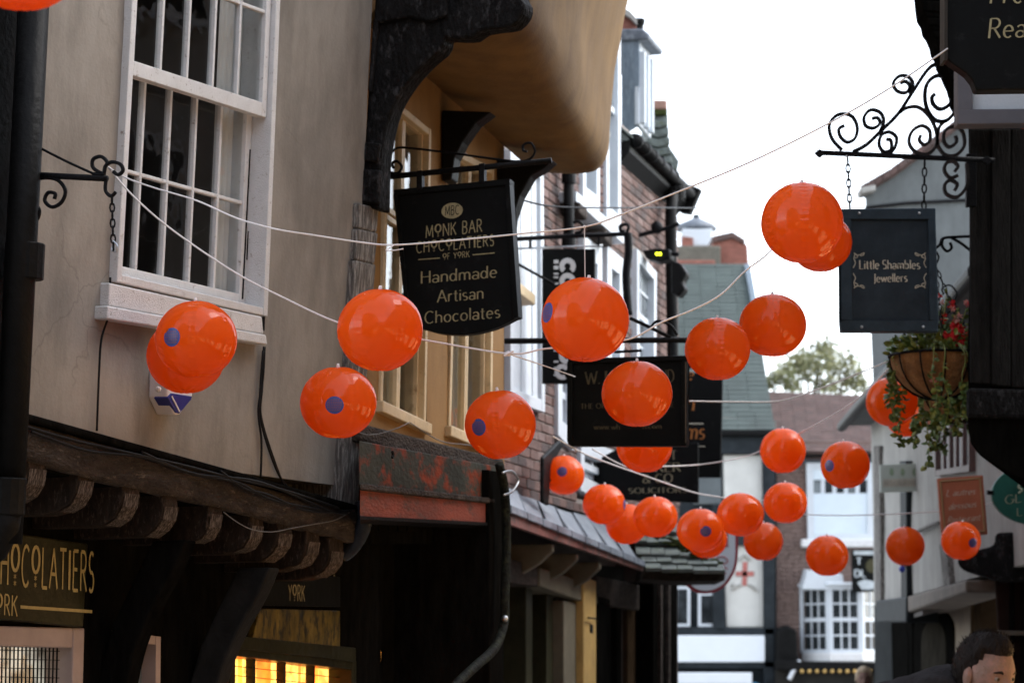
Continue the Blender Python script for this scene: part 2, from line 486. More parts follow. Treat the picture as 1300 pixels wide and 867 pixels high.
# ------------------------------------------------------------------ stroke lettering (flat print on signs)
def a_(cx, cy, rx, ry, d0, d1, n=12):
    return [(cx + rx * math.cos(math.radians(d0 + (d1 - d0) * i / n)), cy + ry * math.sin(math.radians(d0 + (d1 - d0) * i / n))) for i in range(n + 1)]
G = {
 'a': (.48, [a_(.22, .16, .19, .165, 0, 360), a_(.24, .42, .19, .2, 150, 0, 8) + [(.43, 0)]]),
 'b': (.52, [[(.06, 1), (.06, 0)], a_(.26, .31, .2, .3, 0, 360)]),
 'c': (.46, [a_(.25, .31, .22, .31, 48, 312)]),
 'd': (.52, [a_(.23, .31, .2, .3, 0, 360), [(.45, 1), (.45, 0)]]),
 'e': (.50, [[(.05, .33), (.45, .33)] + a_(.25, .31, .21, .31, 5, 312)]),
 'h': (.52, [[(.06, 1), (.06, 0)], [(.06, .35)] + a_(.26, .42, .19, .2, 150, 0, 8) + [(.45, 0)]]),
 'i': (.14, [[(.07, .62), (.07, 0)], a_(.07, .83, .025, .025, 0, 360, 6)]),
 'l': (.14, [[(.07, 1), (.07, 0)]]),
 'm': (.82, [[(.06, .62), (.06, 0)], [(.06, .35)] + a_(.24, .42, .17, .2, 150, 0, 8) + [(.41, 0)], [(.41, .35)] + a_(.58, .42, .17, .2, 150, 0, 8) + [(.75, 0)]]),
 'n': (.52, [[(.06, .62), (.06, 0)], [(.06, .35)] + a_(.26, .42, .19, .2, 150, 0, 8) + [(.45, 0)]]),
 'o': (.54, [a_(.27, .31, .23, .31, 0, 360)]),
 'r': (.34, [[(.06, .62), (.06, 0)], [(.06, .36)] + a_(.22, .42, .15, .19, 150, 55, 6)]),
 's': (.40, [a_(.2, .465, .15, .155, 45, 270, 9) + a_(.2, .155, .16, .155, 90, -135, 9)]),
 't': (.32, [[(.14, .86), (.14, .14)] + a_(.24, .12, .1, .12, 180, 300, 5), [(0, .62), (.29, .62)]]),
 'u': (.52, [[(.06, .62), (.06, .2)] + a_(.26, .2, .2, .2, 180, 360, 8), [(.46, .62), (.46, 0)]]),
 'w': (.70, [[(.02, .62), (.18, 0), (.35, .62), (.52, 0), (.68, .62)]]),
 '.': (.16, [a_(.07, .04, .03, .03, 0, 360, 6)]),
 '/': (.4, [[(.0, 0), (.35, 1)]]), "'": (.14, [[(.07, 1), (.05, .8)]]),
 'A': (.72, [[(.02, 0), (.36, 1), (.70, 0)], [(.15, .36), (.57, .36)]]),
 'B': (.58, [[(.06, 0), (.06, 1)], [(.06, 1), (.3, 1)] + a_(.3, .77, .2, .23, 90, -90, 8) + [(.06, .54)], [(.3, .54)] + a_(.3, .27, .23, .27, 90, -90, 8) + [(.06, 0)]]),
 'C': (.68, [a_(.38, .5, .34, .5, 48, 312)]),
 'D': (.68, [[(.06, 0), (.06, 1)], [(.06, 1), (.25, 1)] + a_(.25, .5, .37, .5, 90, -90) + [(.06, 0)]]),
 'E': (.52, [[(.06, 0), (.06, 1)], [(.06, 1), (.48, 1)], [(.06, .53), (.4, .53)], [(.06, 0), (.48, 0)]]),
 'F': (.50, [[(.06, 0), (.06, 1)], [(.06, 1), (.46, 1)], [(.06, .53), (.38, .53)]]),
 'G': (.72, [a_(.38, .5, .34, .5, 48, 345) + [(.70, .45), (.46, .45)]]),
 'H': (.70, [[(.07, 0), (.07, 1)], [(.63, 0), (.63, 1)], [(.07, .53), (.63, .53)]]),
 'I': (.16, [[(.08, 0), (.08, 1)]]),
 'J': (.28, [[(.2, 1), (.2, .05)] + a_(.06, .05, .14, .2, 0, -80, 6)]),
 'K': (.62, [[(.06, 0), (.06, 1)], [(.56, 1), (.07, .45)], [(.24, .6), (.6, 0)]]),
 'L': (.50, [[(.06, 1), (.06, 0)], [(.06, 0), (.48, 0)]]),
 'M': (.86, [[(.05, 0), (.12, 1), (.43, .15), (.74, 1), (.81, 0)]]),
 'N': (.72, [[(.06, 0), (.06, 1), (.66, 0), (.66, 1)]]),
 'O': (.80, [a_(.4, .5, .36, .5, 0, 360, 18)]),
 'P': (.54, [[(.06, 0), (.06, 1)], [(.06, 1), (.28, 1)] + a_(.28, .75, .22, .25, 90, -90, 8) + [(.06, .5)]]),
 'R': (.60, [[(.06, 0), (.06, 1)], [(.06, 1), (.28, 1)] + a_(.28, .75, .22, .25, 90, -90, 8) + [(.06, .5)], [(.26, .5), (.58, 0)]]),
 'S': (.50, [a_(.25, .74, .2, .26, 45, 270, 9) + a_(.25, .25, .21, .25, 90, -135, 9)]),
 'T': (.60, [[(.3, 0), (.3, 1)], [(.02, 1), (.58, 1)]]),
 'W': (1.0, [[(.02, 1), (.26, 0), (.5, .9), (.74, 0), (.98, 1)]]),
 'Y': (.62, [[(.02, 1), (.31, .48), (.6, 1)], [(.31, .48), (.31, 0)]]),
 'U': (.68, [[(.06, 1), (.06, .3)] + a_(.33, .3, .27, .3, 180, 360, 8), [(.6, .3), (.6, 1)]]),
 '&': (.70, [[(.66, 0), (.2, .72)] + a_(.33, .82, .15, .16, 200, 0, 8) + a_(.26, .24, .22, .25, 70, 270, 8) + [(.42, .05), (.66, .4)]]),
}
G_NOUVEAU_O = (.46, [a_(.23, .68, .19, .32, 0, 360, 16), a_(.23, .22, .022, .022, 0, 360, 6), a_(.23, .05, .022, .022, 0, 360, 6)])

def glyph(mb, strokes, fn, thick, thin, serif):
    parts = []
    for st in strokes:
        cur = [st[0]]
        for i in range(1, len(st)):
            cur.append(st[i])
            if i < len(st) - 1:
                a = V((st[i][0] - st[i - 1][0], st[i][1] - st[i - 1][1])); b_ = V((st[i + 1][0] - st[i][0], st[i + 1][1] - st[i][1]))
                if a.length > 1e-6 and b_.length > 1e-6 and a.angle(b_) > .9:
                    parts.append(cur); cur = [st[i]]
        parts.append(cur)
    for st in parts:
        n = len(st)
        L_, R_ = [], []
        for i, (x, y) in enumerate(st):
            x0, y0 = st[max(i - 1, 0)]; x1, y1 = st[min(i + 1, n - 1)]
            if i == 0 and n > 2 and st[0] == st[-1]: x0, y0 = st[-2]
            if i == n - 1 and n > 2 and st[0] == st[-1]: x1, y1 = st[1]
            dx, dy = x1 - x0, y1 - y0
            l = math.hypot(dx, dy) or 1
            dx /= l; dy /= l
            wv = thin + (thick - thin) * abs(dy)
            L_.append(fn(x - dy * wv / 2, y + dx * wv / 2)); R_.append(fn(x + dy * wv / 2, y - dx * wv / 2))
        b = len(mb.v)
        mb.v += L_ + R_
        for i in range(n - 1):
            mb.f.append([b + i, b + n + i, b + n + i + 1, b + i + 1])
        if serif:
            for i, j in ((0, 1), (n - 1, n - 2)):
                x, y = st[i]; dx, dy = st[j][0] - x, st[j][1] - y
                if abs(dy) > .25 and abs(dx) < abs(dy) * .6 and min(abs(y), abs(y - 1), abs(y - .62)) < .02:
                    b = len(mb.v); h = thin * .9; sg = 1 if dy > 0 else -1
                    mb.v += [fn(x - .09, y), fn(x + .09, y), fn(x + .09, y + h * sg), fn(x - .09, y + h * sg)]
                    mb.f.append([b, b + 1, b + 2, b + 3])

STY = {'human': (.105, .06, False), 'serif': (.135, .055, True), 'nouveau': (.11, .09, False), 'block': (.2, .17, False), 'thin': (.08, .06, False)}
def txt(mb, pl, s, p0, p1, hpx, style='human', k=.002, slant=0, gap=.10):
    thick, thin, serif = STY[style]
    q0, q1 = pl.hit(*p0, k), pl.hit(*p1, k)
    h = hpx * q0.y / F
    items = []; x = 0
    for ch in s:
        if ch == ' ': x += .32; continue
        if style == 'nouveau':
            g = G_NOUVEAU_O if ch == 'O' else G[ch]
            sx = 1 if ch in 'OI' else .62
        else:
            g = G[ch]; sx = 1
        items.append((x, sx, g[1])); x += g[0] * sx + gap
    tot = x - gap
    bu = (q1 - q0) / tot
    up = pl.v * h
    for x0, sx, strokes in items:
        fn = lambda x, y, x0=x0, sx=sx: q0 + bu * (x0 + x * sx + slant * y) + up * y
        glyph(mb, strokes, fn, thick, thin, serif)
    return mb

def flat(mb, pl, pts, k=.002):
    b = len(mb.v); mb.v += [pl.hit(x, y, k) for x, y in pts]; mb.f.append(list(range(b, b + len(pts)))); return mb

def chain(mb, p0, p1, link=.045, r=.004, wd=.011):
    p0, p1 = V(p0), V(p1); n = max(2, round((p1 - p0).length / (link * .78)))
    t = (p1 - p0).normalized(); a = t.cross(V((0, 1, 0))).normalized(); b = t.cross(a)
    for i in range(n):
        c = p0.lerp(p1, (i + .5) / n); s = a if i % 2 else b
        lp = []
        for k in range(9):
            an = 2 * math.pi * k / 8
            lp.append(c + s * (wd * math.cos(an)) + t * (link * .5 * math.sin(an)))
        mb.tube(lp, r, 4, cap=False)
    return mb
# ------------------------------------------------------------------ building helpers
def sheet(mb, pl, u0, u1, v0, v1, holes, k, th, step=.12, bump=.004, seed=0):
    """a wall face with rectangular openings: gently uneven front, reveals th deep"""
    def axis(a, b, cuts):
        xs = sorted(set([a, b] + [c for c in cuts if a < c < b])); out = [xs[0]]
        for p, q in zip(xs, xs[1:]):
            n = max(1, int((q - p) / step)); out += [p + (q - p) * (i + 1) / n for i in range(n)]
        return out
    U = axis(u0, u1, [h[0] for h in holes] + [h[1] for h in holes])
    W_ = axis(v0, v1, [h[2] for h in holes] + [h[3] for h in holes])
    idx = {}
    def vert(i, j):
        if (i, j) not in idx:
            d = bump * noise.noise(V((U[i] * 1.7, W_[j] * 1.7, seed))) * 1.5 + bump * .5 * noise.noise(V((U[i] * 6, W_[j] * 6, seed + 5)))
            idx[(i, j)] = len(mb.v); mb.v.append(pl.P(U[i], W_[j], k + d))
        return idx[(i, j)]
    for i in range(len(U) - 1):
        for j in range(len(W_) - 1):
            cu, cv = (U[i] + U[i + 1]) / 2, (W_[j] + W_[j + 1]) / 2
            if any(h[0] < cu < h[1] and h[2] < cv < h[3] for h in holes): continue
            mb.f.append([vert(i, j), vert(i + 1, j), vert(i + 1, j + 1), vert(i, j + 1)])
    def rev(a, b, c, d):
        p = [pl.P(a, c, k), pl.P(b, d, k)]
        mb.add([p[0], p[1], p[1] - pl.n * th, p[0] - pl.n * th], [[0, 1, 2, 3]])
    for h in holes:
        rev(h[0], h[0], h[2], h[3]); rev(h[1], h[1], h[2], h[3]); rev(h[0], h[1], h[2], h[2]); rev(h[0], h[1], h[3], h[3])
    rev(u0, u0, v0, v1); rev(u1, u1, v0, v1); rev(u0, u1, v0, v0); rev(u0, u1, v1, v1)
    return mb

class Quad:
    """a four-sided opening given by its corners TL TR BR BL on a wall plane"""
    def __init__(s, pl, q, k=0):
        s.pl = pl
        s.c = [pl.huv(x, y, k) for x, y in q]
        s.W = (V(s.c[0]) - V(s.c[1])).length; s.H = (V(s.c[0]) - V(s.c[3])).length
        us = [c[0] for c in s.c]; vs = [c[1] for c in s.c]
        s.rect = (min(us) + .02, max(us) - .02, min(vs) + .02, max(vs) - .02)
    def P(s, a, t, k):
        (x0, y0), (x1, y1), (x2, y2), (x3, y3) = s.c
        u = (x0 * (1 - a) + x1 * a) * (1 - t) + (x3 * (1 - a) + x2 * a) * t
        v = (y0 * (1 - a) + y1 * a) * (1 - t) + (y3 * (1 - a) + y2 * a) * t
        return s.pl.P(u, v, k)
    def strip(s, mb, a0, a1, t0, t1, kf, kb):
        mb.ext([s.P(a0, t0, kf), s.P(a1, t0, kf), s.P(a1, t1, kf), s.P(a0, t1, kf)], s.pl.n * (kb - kf))

def frame(Q, parent, m, fw, kf, kb, name='window', bevel=.004, sides=(1, 1, 1, 1)):
    mb = MB(); a = fw / Q.W; t = fw / Q.H
    Q.strip(mb, 0, a, 0, 1, kf, kb); Q.strip(mb, 1 - a, 1, 0, 1, kf, kb)
    if sides[0]: Q.strip(mb, a, 1 - a, 0, t, kf - .002, kb)
    if sides[2]: Q.strip(mb, a, 1 - a, 1 - t, 1, kf - .002, kb)
    return mb.build(name, m, parent, bevel=bevel)

def sash(Q, parent, m, mg, a0, a1, t0, t1, cols, rows, kf, st=.04, bar=.018, dp=.035, bevel=.003, rail=None):
    rail = rail or st
    mb = MB(); A = lambda w_: w_ / Q.W; T = lambda w_: w_ / Q.H
    Q.strip(mb, a0, a0 + A(st), t0, t1, kf, kf - dp); Q.strip(mb, a1 - A(st), a1, t0, t1, kf, kf - dp)
    Q.strip(mb, a0 + A(st), a1 - A(st), t0, t0 + T(st), kf - .001, kf - dp); Q.strip(mb, a0 + A(st), a1 - A(st), t1 - T(rail), t1, kf - .001, kf - dp)
    xa, xb, ya, yb = a0 + A(st), a1 - A(st), t0 + T(st), t1 - T(rail)
    for i in range(1, cols):
        c = xa + (xb - xa) * i / cols
        Q.strip(mb, c - A(bar) / 2, c + A(bar) / 2, ya, yb, kf - .004, kf - dp + .002)
    for j in range(1, rows):
        c = ya + (yb - ya) * j / rows
        Q.strip(mb, xa, xb, c - T(bar) / 2, c + T(bar) / 2, kf - .006, kf - dp + .004)
    o = mb.build('sash', m, parent, bevel=bevel)
    for i in range(cols):
        for j in range(rows):
            pm = MB()
            Q.strip(pm, xa + (xb - xa) * i / cols, xa + (xb - xa) * (i + 1) / cols, ya + (yb - ya) * j / rows, ya + (yb - ya) * (j + 1) / rows, kf - dp * .55, kf - dp * .55 - .004)
            pm.build('pane', mg, parent)
    return o

def wavy(Q, parent, m, a0, a1, t0, t1, k, amp=.02, waves=8, name='curtain'):
    mb = MB(); n = waves * 6; b = 0
    for i in range(n + 1):
        a = a0 + (a1 - a0) * i / n; d = amp * math.sin(2 * math.pi * waves * i / n + .6 * math.sin(i))
        mb.v += [Q.P(a, t0, k + d), Q.P(a, t1, k + d * 1.3)]
    for i in range(n): mb.f.append([2 * i, 2 * i + 2, 2 * i + 3, 2 * i + 1])
    return mb.build(name, m, parent, smooth=True, keep=True)

def pts_px(pl, pts, k=0, n=6):
    return [pl.hit(x, y, k) for x, y in crv(pts, n)]

# ------------------------------------------------------------------ ground
g = MB()
g.add([V((-300, -60, 0)), V((300, -60, 0)), V((300, 600, 0)), V((-300, 600, 0))], [[0, 1, 2, 3]])
tag(g.build('ground', M['paving'], keep=True), kind='structure')
kb_ = MB(); kb_.box(-1.9, -1.55, -12, 8.4, 0, .12); kb_.build('pavement', M['paving'], bevel=.01); tag(bpy.data.objects['pavement'], kind='structure')

# ------------------------------------------------------------------ wall planes along the street
def wall_pl(slope, c, y0, tilt=0, z=3.5):
    u = V((slope, 1, 0)).normalized(); n = V((1, -slope, 0)).normalized()
    return Pl((slope * y0 + c, y0, z), u, V((0, 0, 1)) + n * tilt)
GW = wall_pl(.5, -6.28, 10, .05)      # grey plastered house, leaning into the street
G0 = wall_pl(.5, -6.28 - .50, 10)     # its set-back shop front
YW = wall_pl(.27, -3.74, 13)          # ochre house and the brick houses beyond
BW = wall_pl(.27, -4.9, 18)          # the brick houses, standing further back
CB = perp(GW, 470, 260)               # across the street at the corner of the grey house

# ================================================================== GREY PLASTER HOUSE
gh = thing('plaster_house', (-2.0, 10.4, 0), 'grey buff plastered house with a big white sash window above a jettied shop front', 'house')
QW = Quad(GW, [(169, -185), (352, -110), (331, 402), (139, 358)])
ucorner = GW.huv(452, 400)[0]
u_l = GW.huv(-60, 400)[0]
vbeam = GW.huv(240, 560)[1]
mb = MB()
sheet(mb, GW, u_l - .2, ucorner, vbeam - .10, 4.6, [QW.rect], 0, .22, step=.07, bump=.006)
mb.build('wall', M['plaster'], gh, smooth=True, keep=True)
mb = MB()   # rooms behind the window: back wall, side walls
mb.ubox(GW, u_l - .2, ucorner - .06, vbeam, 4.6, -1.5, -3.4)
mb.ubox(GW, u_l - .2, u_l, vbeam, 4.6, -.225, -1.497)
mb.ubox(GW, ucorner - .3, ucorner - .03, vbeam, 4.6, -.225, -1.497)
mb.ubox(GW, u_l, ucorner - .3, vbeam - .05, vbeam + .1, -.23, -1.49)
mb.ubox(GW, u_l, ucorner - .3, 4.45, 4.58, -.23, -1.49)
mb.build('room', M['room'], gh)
win = frame(QW, gh, M['white'], .032, .035, -.20)
sash(QW, win, M['white'], M['glass'], .028, .965, .01, .515, 5, 2, .012, st=.036, bar=.015, rail=.058)
sash(QW, win, M['white'], M['glass'], .028, .955, .482, .995, 5, 2, -.055, st=.036, bar=.015, rail=.075)
wavy(QW, win, M['curtain'], .80, .985, .0, .97, -.13, .010, 5)
wavy(QW, win, M['curtain'], .02, .10, .0, .97, -.18, .012, 3)
mb = MB().slab(GW, [(139, 359), (333, 402), (335, 424), (138, 388)], .040, -.05)
mb.slab(GW, [(137, 388), (338, 425), (340, 438), (136, 405)], .058, -.05)
mb.build('sill', M['white'], win, bevel=.006)
mb = MB(); QW.strip(mb, .93, .969, .485, .995, -.062, -.20); mb.build('pulley_stile', M['white'], win)
mb = MB().slab(GW, [(317.5, 190), (318.5, 190), (309, 380), (307.5, 380)], -.052, -.0619); mb.build('split', M['black_matte'], win)
mb = MB().slab(GW, [(322, 170), (322.8, 170), (315, 330), (314, 330)], -.056, -.0618); mb.build('split', M['black_matte'], win)
# dark gap of old oak beside the window, and the corner post
mb = MB().slab(GW, [(353, -120), (356, -120), (336, 420), (332, 420)], .008, -.03)
mb.build('timber_edge', M['old_oak'], gh)
mb = MB()
lp = [(456, 258), (455, 290), (452, 330), (446, 420), (438, 520), (431, 645)]
for (x0, y0), (x1, y1) in zip(lp, lp[1:]):
    mb.slab(GW, [(x0, y0), (x0 + 26, y0 + 6), (x1 + 24, y1 + 6), (x1, y1)], .03 + .01 * R.random(), -.30)
mb.build('corner_post', M['grey_post'], gh, bevel=.01)
mb = MB()     # jetty beam (weathered, sagging), split into lengths for an uneven line
top = [(-40, 512), (28, 530), (120, 556), (200, 577), (280, 597), (350, 616), (455, 649)]
bot = [(-40, 572), (24, 586), (120, 612), (220, 634), (300, 652), (340, 664), (452, 692)]
n = 14
for i in range(n):
    def L_(pts, q):
        x = pts[0][0] + (pts[-1][0] - pts[0][0]) * q
        for (xa, ya), (xb, yb) in zip(pts, pts[1:]):
            if xa <= x <= xb: return x, ya + (yb - ya) * (x - xa) / (xb - xa)
        return pts[-1]
    pass
NB, NR = 60, 7
for i in range(NB + 1):
    a, d = L_(top, i / NB), L_(bot, i / NB)
    ring = [(0, -.28), (0, .02), (.08, .045)] + [(.08 + .84 * k / NR, .05) for k in range(1, NR)] + [(.92, .045), (1, .01), (1, -.28)]
    for t, k in ring:
        e = noise.noise(V((i * .35, t * 4, 1))) * .010 + noise.noise(V((i * .11, t * 9, 7))) * .008
        p = GW.hit(a[0] + (d[0] - a[0]) * t, a[1] + (d[1] - a[1]) * t + e * 120, k if k < 0 else k + e)
        mb.v.append(p)
nr_ = len(ring)
for i in range(NB):
    for j in range(nr_ - 1): mb.f.append([i * nr_ + j, (i + 1) * nr_ + j, (i + 1) * nr_ + j + 1, i * nr_ + j + 1])
mb.f.append(list(range(nr_))[::-1]); mb.f.append([NB * nr_ + j for j in range(nr_)])
mb.build('beam', M['beam_oak'], gh, smooth=True)
mb = MB()
mb.slab(GW, [(20, 520), (455, 641), (456, 650), (20, 531)], .085, .0)
mb.build('lead_flashing', M['black_matte'], gh, bevel=.01)
for x, y in ((-20, 586), (36, 604), (98, 618), (156, 634), (206, 650), (264, 660), (316, 674), (352, 684), (388, 694), (418, 706)):
    c = GW.hit(x, y, 0); px = c.y / F
    nv = V((GW.n.x, GW.n.y, 0)).normalized()
    prof = [(.035, .10), (.04, .03), (.03, -.035), (.0, -.085), (-.05, -.115), (-.12, -.125), (-1.2, -.12), (-1.2, .10)]
    u = GW.u * (.050 + .012 * R.random())
    fr = [c + nv * (a * 1.0) + V((0, 0, b * (.74 + .12 * R.random()))) - u for a, b in prof]
    jo = MB().ext(fr, u * 2).build('joist', M['joist_oak'], gh, bevel=.008)
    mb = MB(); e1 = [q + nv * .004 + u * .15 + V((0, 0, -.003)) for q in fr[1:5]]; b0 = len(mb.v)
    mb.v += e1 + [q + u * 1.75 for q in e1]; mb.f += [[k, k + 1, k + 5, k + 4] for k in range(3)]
    mb.build('lit_weathered_end', M['joist_end'], jo, keep=True)  # pale end face: weathering plus the light it catches, put into the colour
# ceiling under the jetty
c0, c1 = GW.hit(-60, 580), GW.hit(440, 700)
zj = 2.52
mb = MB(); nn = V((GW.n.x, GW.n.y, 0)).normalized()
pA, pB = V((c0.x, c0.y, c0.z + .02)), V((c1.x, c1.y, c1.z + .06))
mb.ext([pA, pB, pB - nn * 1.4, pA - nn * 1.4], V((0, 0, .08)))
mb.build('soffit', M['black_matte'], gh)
# shop front of the grey house
u0 = G0.huv(-80, 800)[0]; u1 = G0.huv(470, 800)[0]
mb = MB()
QS = Quad(G0, [(-60, 793), (100, 797), (92, 1100), (-60, 1100)])
QD = Quad(G0, [(142, 800), (199, 808), (196, 1150), (140, 1150)])
QL = Quad(G0, [(285, 818), (446, 838), (444, 1060), (285, 1060)])
sheet(mb, G0, u0, u1, -3.5, -.55, [QS.rect, QD.rect, QL.rect], 0, .06, step=.3, bump=0)
mb.build('shopfront', M['black_matte'], gh, keep=True)
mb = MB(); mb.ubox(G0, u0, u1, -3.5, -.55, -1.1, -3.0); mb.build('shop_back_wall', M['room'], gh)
mb = MB().slab(G0, [(-90, 660), (112, 690), (106, 796), (-90, 778)], .05, 0)
fas = mb.build('fascia', M['olive'], gh, bevel=.006)
mb = MB()
txt(mb, G0, 'CHOCOLATIERS', (-13, 740), (119, 751), 52, 'nouveau', .053)
txt(mb, G0, 'YORK', (-16, 778), (22, 782), 26, 'nouveau', .053)
flat(mb, G0, [(26, 768), (117, 774), (117, 778), (26, 772)], .053)
mb.build('lettering', M['gold'], fas, keep=True)
fr = frame(QS, gh, M['pink_frame'], .075, .03, -.1, name='shop_window', bevel=.006)
mb = MB(); QS.strip(mb, .03, .97, .03, .97, -.07, -.075); mb.build('pane', M['glass'], fr)
mb = MB()
for i in range(26):
    a = .06 + .80 * i / 25; QS.strip(mb, a, a + .004, .06, .9, -.02, -.026)
for i in range(24):
    t = .06 + .9 * i / 24; QS.strip(mb, .06, .87, t, t + .003, -.014, -.02)
mb.build('wire_grille', M['iron'], fr)
mb = MB(); QS.strip(mb, .03, 1.3, -.1, .99, -.2, -.205); mb.build('lit_display', M['cool'], fr)
mb = MB(); QS.strip(mb, .05, .80, .015, .05, -.03, -.05); mb.build('blind', M['panel'], fr)
fr = frame(QD, gh, M['pink_frame'], .035, .02, -.1, name='shop_door', bevel=.004)
mb = MB(); QD.strip(mb, .08, .92, .03, .9, -.05, -.06); mb.build('pane', M['pale_glass'], fr)
fr = frame(QL, gh, M['olive'], .045, .03, -.1, name='lit_window', bevel=.006)
for i in range(4):
    mb = MB(); QL.strip(mb, .03 + .235 * i, .03 + .235 * (i + 1), .02, .98, -.06, -.065); mb.build('pane', M['glass'], fr)
mb = MB()
for i in range(1, 4): QL.strip(mb, .03 + .235 * i - .008, .03 + .235 * i + .008, .02, .98, -.03, -.07)
for j in range(1, 5): QL.strip(mb, .03, .97, .05 * j, .05 * j + .003, -.04, -.055)
mb.build('glazing_bars', M['olive'], fr)
for i, (a0, a1, t0) in enumerate(((.05, .10, .05), (.14, .24, .035), (.36, .40, .05), (.47, .57, .04), (.60, .63, .04), (.74, .82, .05), (.86, .90, .045))):
    mb = MB(); QL.strip(mb, a0 + .14, a1 + .14, t0 - .015, .8, -.10, -.105); mb.build('lit_shelf', M['warm'], fr)
mb = MB(); QL.strip(mb, .0, 1.5, -.1, 1, -.15, -.155); mb.build('lit_back_panel', glow('amber_back_panel', (1, .42, .08), .5, .8, 6), fr)
# gold reflection painted on a panel above the lit window, with the reflected words
mb = MB().slab(G0, [(330, 772), (432, 775), (432, 822), (320, 812)], .03, 0)
gp = mb.build('gold_reflection', mat('gold_reflection_paint', (.14, .10, .02), .32, .8, 14, .2, 20, col2=(.012, .012, .008), stretch=(1, 1, .35), c2amt=.46), gh, bevel=.004)
mb = MB().slab(G0, [(296, 806), (452, 822), (452, 840), (296, 822)], .045, -.02); mb.build('window_head', M['olive'], gh, bevel=.004)
mb = MB().slab(G0, [(330, 725), (432, 732), (432, 770), (326, 768)], .03, 0)
fy = mb.build('fascia', M['sign_black'], gh)
mb = MB(); txt(mb, G0, 'YORK', (366, 762), (387, 763), 20, 'nouveau', .033)
txt(mb, G0, 'YO', (412, 731), (428, 731), 16, 'nouveau', .05); mb.build('lettering', M['old_gold'], fy, keep=True)
# curved oak brackets under the jetty
for px, py, sc_, mm in ((140, 770, 1, M['black_matte']), (250, 800, 1, mat('lit_bracket', (.02, .02, .02), .6, .4, 6, .4, 20))):  # second bracket coloured paler to stand for the light on its edge
    pl = perp(G0, px, py)
    out = [(.40, .26), (.34, .14), (.25, .0), (.17, -.16), (.12, -.36), (.10, -.60)]
    inn = [(-.02, -.60), (-.02, -.30), (.06, -.06), (.16, .12), (.24, .26)]
    prof = crv(out, 4) + inn
    fr_ = [pl.P(a, b, .06) for a, b in prof]
    MB().ext(fr_, -pl.n * .09).build('bracket', mm, gh, bevel=.012)
# lead-capped beam end at the corner
mb = MB(); pts = pts_px(CB, [(462, 636), (464, 655), (458, 678), (448, 695), (436, 706)], .05, 5)
mb.tube(pts, .035, 10, rfun=lambda q: .042 - .014 * q); mb.build('beam_cap', mat('glossy_dark_lead', (.03, .035, .045), .22, .4, 8, .3, 20), gh, smooth=True)
# carved corner bracket carrying the next jetty
mb = MB()
poly = crv([(482, -120), (478, -40), (474, 24), (467, 114), (462, 194), (457, 262)], 2) + [(481, 267)] + crv([(482, 215), (486, 180), (497, 138), (516, 106), (537, 82), (556, 66)], 3) + \
       [(562, 57), (563, 48)] + crv([(580, 49), (597, 48), (608, 40), (629, 36), (649, 33), (662, 18), (664, 4), (658, -8), (664, -30)], 2) + [(670, -120)]
mb.ext([CB.hit(x, y, .05) for x, y in poly], -CB.n * .11)
mb.build('carved_bracket', M['old_oak'], gh, bevel=.012)
for p in ([(473, 24), (480, 24), (471, 118), (466, 116)], [(478, -60), (570, -60), (566, 20), (545, 28), (520, 22), (476, 30)], [(461, 180), (482, 182), (478, 205), (460, 205)], [(459, 214), (483, 216), (480, 258), (458, 258)]):
    MB().slab(CB, p, .08, .051).build('bracket_moulding', M['old_oak'], gh, bevel=.01)
# upper storey and roof above the frame
mb = MB(); mb.ubox(GW, u_l - .2, ucorner - .02, 4.602, 5.6, -.02, -3.4); mb.build('attic_wall', M['plaster'], gh)
mb = MB(); mb.ext([GW.P(u_l - .4, 5.5, .3), GW.P(u_l - .4, 5.6, .3), GW.P(u_l - .4, 7.6, -2.4), GW.P(u_l - .4, 5.5, -3.6)], GW.u * (ucorner - u_l + .5))
mb.build('roof', M['tile'], gh)

# things fixed to the grey house
dp = thing('downpipe', GW.hit(25, 853, .1), 'thick black cast iron downpipe at the left edge beside the plastered wall', 'downpipe')
mb = MB(); mb.slab(GW, [(-70, -60), (56, -60), (24, 690), (-70, 690)], .10, -.0)
mb.build('backing_post', M['black'], dp, bevel=.02)
mb = MB(); pa, pb = GW.hit(46, -60, .18), GW.hit(8, 690, .18)
mb.tube([pa, pb], .055, 14); mb.build('pipe', M['black'], dp, smooth=True)
for x, y in ((33, 330), (9, 628)):
    c = GW.hit(x - 2, y, .18); ax = (pa - pb).normalized()
    MB().tube([c - ax * .07, c - ax * .06, c + ax * .05, c + ax * .06], .07, 14).build('collar', M['black'], dp, smooth=False, bevel=.005)
c = GW.hit(6, 640, .18)
MB().tube([c, c - V((0, 0, .08)), c + V((-.03, 0, -.16)), c + V((-.10, 0, -.22))], .075, 14, rfun=lambda q: .066 - .03 * q).build('shoe', M['black'], dp, smooth=True)

wb = perp(GW, 22, 225, .12)
br = thing('wall_bracket', wb.hit(22, 225), 'small scrolled wrought iron bracket on the dark downpipe left of the sash window', 'bracket')
mb = MB().tube([wb.hit(20, 221), wb.hit(136, 227)], .011, 8); mb.build('arm', M['iron'], br, smooth=True)
mb = MB().tube(pts_px(wb, [(47, 186), (80, 203), (119, 221)]), .005, 6); mb.build('stay', M['iron'], br, smooth=True)
for p in ([(133, 222), (119, 214), (118, 203), (128, 199), (136, 206), (133, 213)], [(119, 221), (131, 221), (134, 211), (142, 206), (153, 209), (156, 217), (150, 222), (144, 218)],
          [(135, 226), (134, 242), (141, 249), (147, 244)], [(43, 228), (60, 226), (75, 230), (83, 243), (78, 257), (66, 263), (57, 255), (61, 245), (70, 246), (69, 253)],
          [(19, 258), (21, 275), (34, 285), (47, 279), (50, 267), (43, 260), (37, 266), (42, 273)]):
    MB().tube(pts_px(wb, p), .007, 6).build('scroll', M['iron'], br, smooth=True)
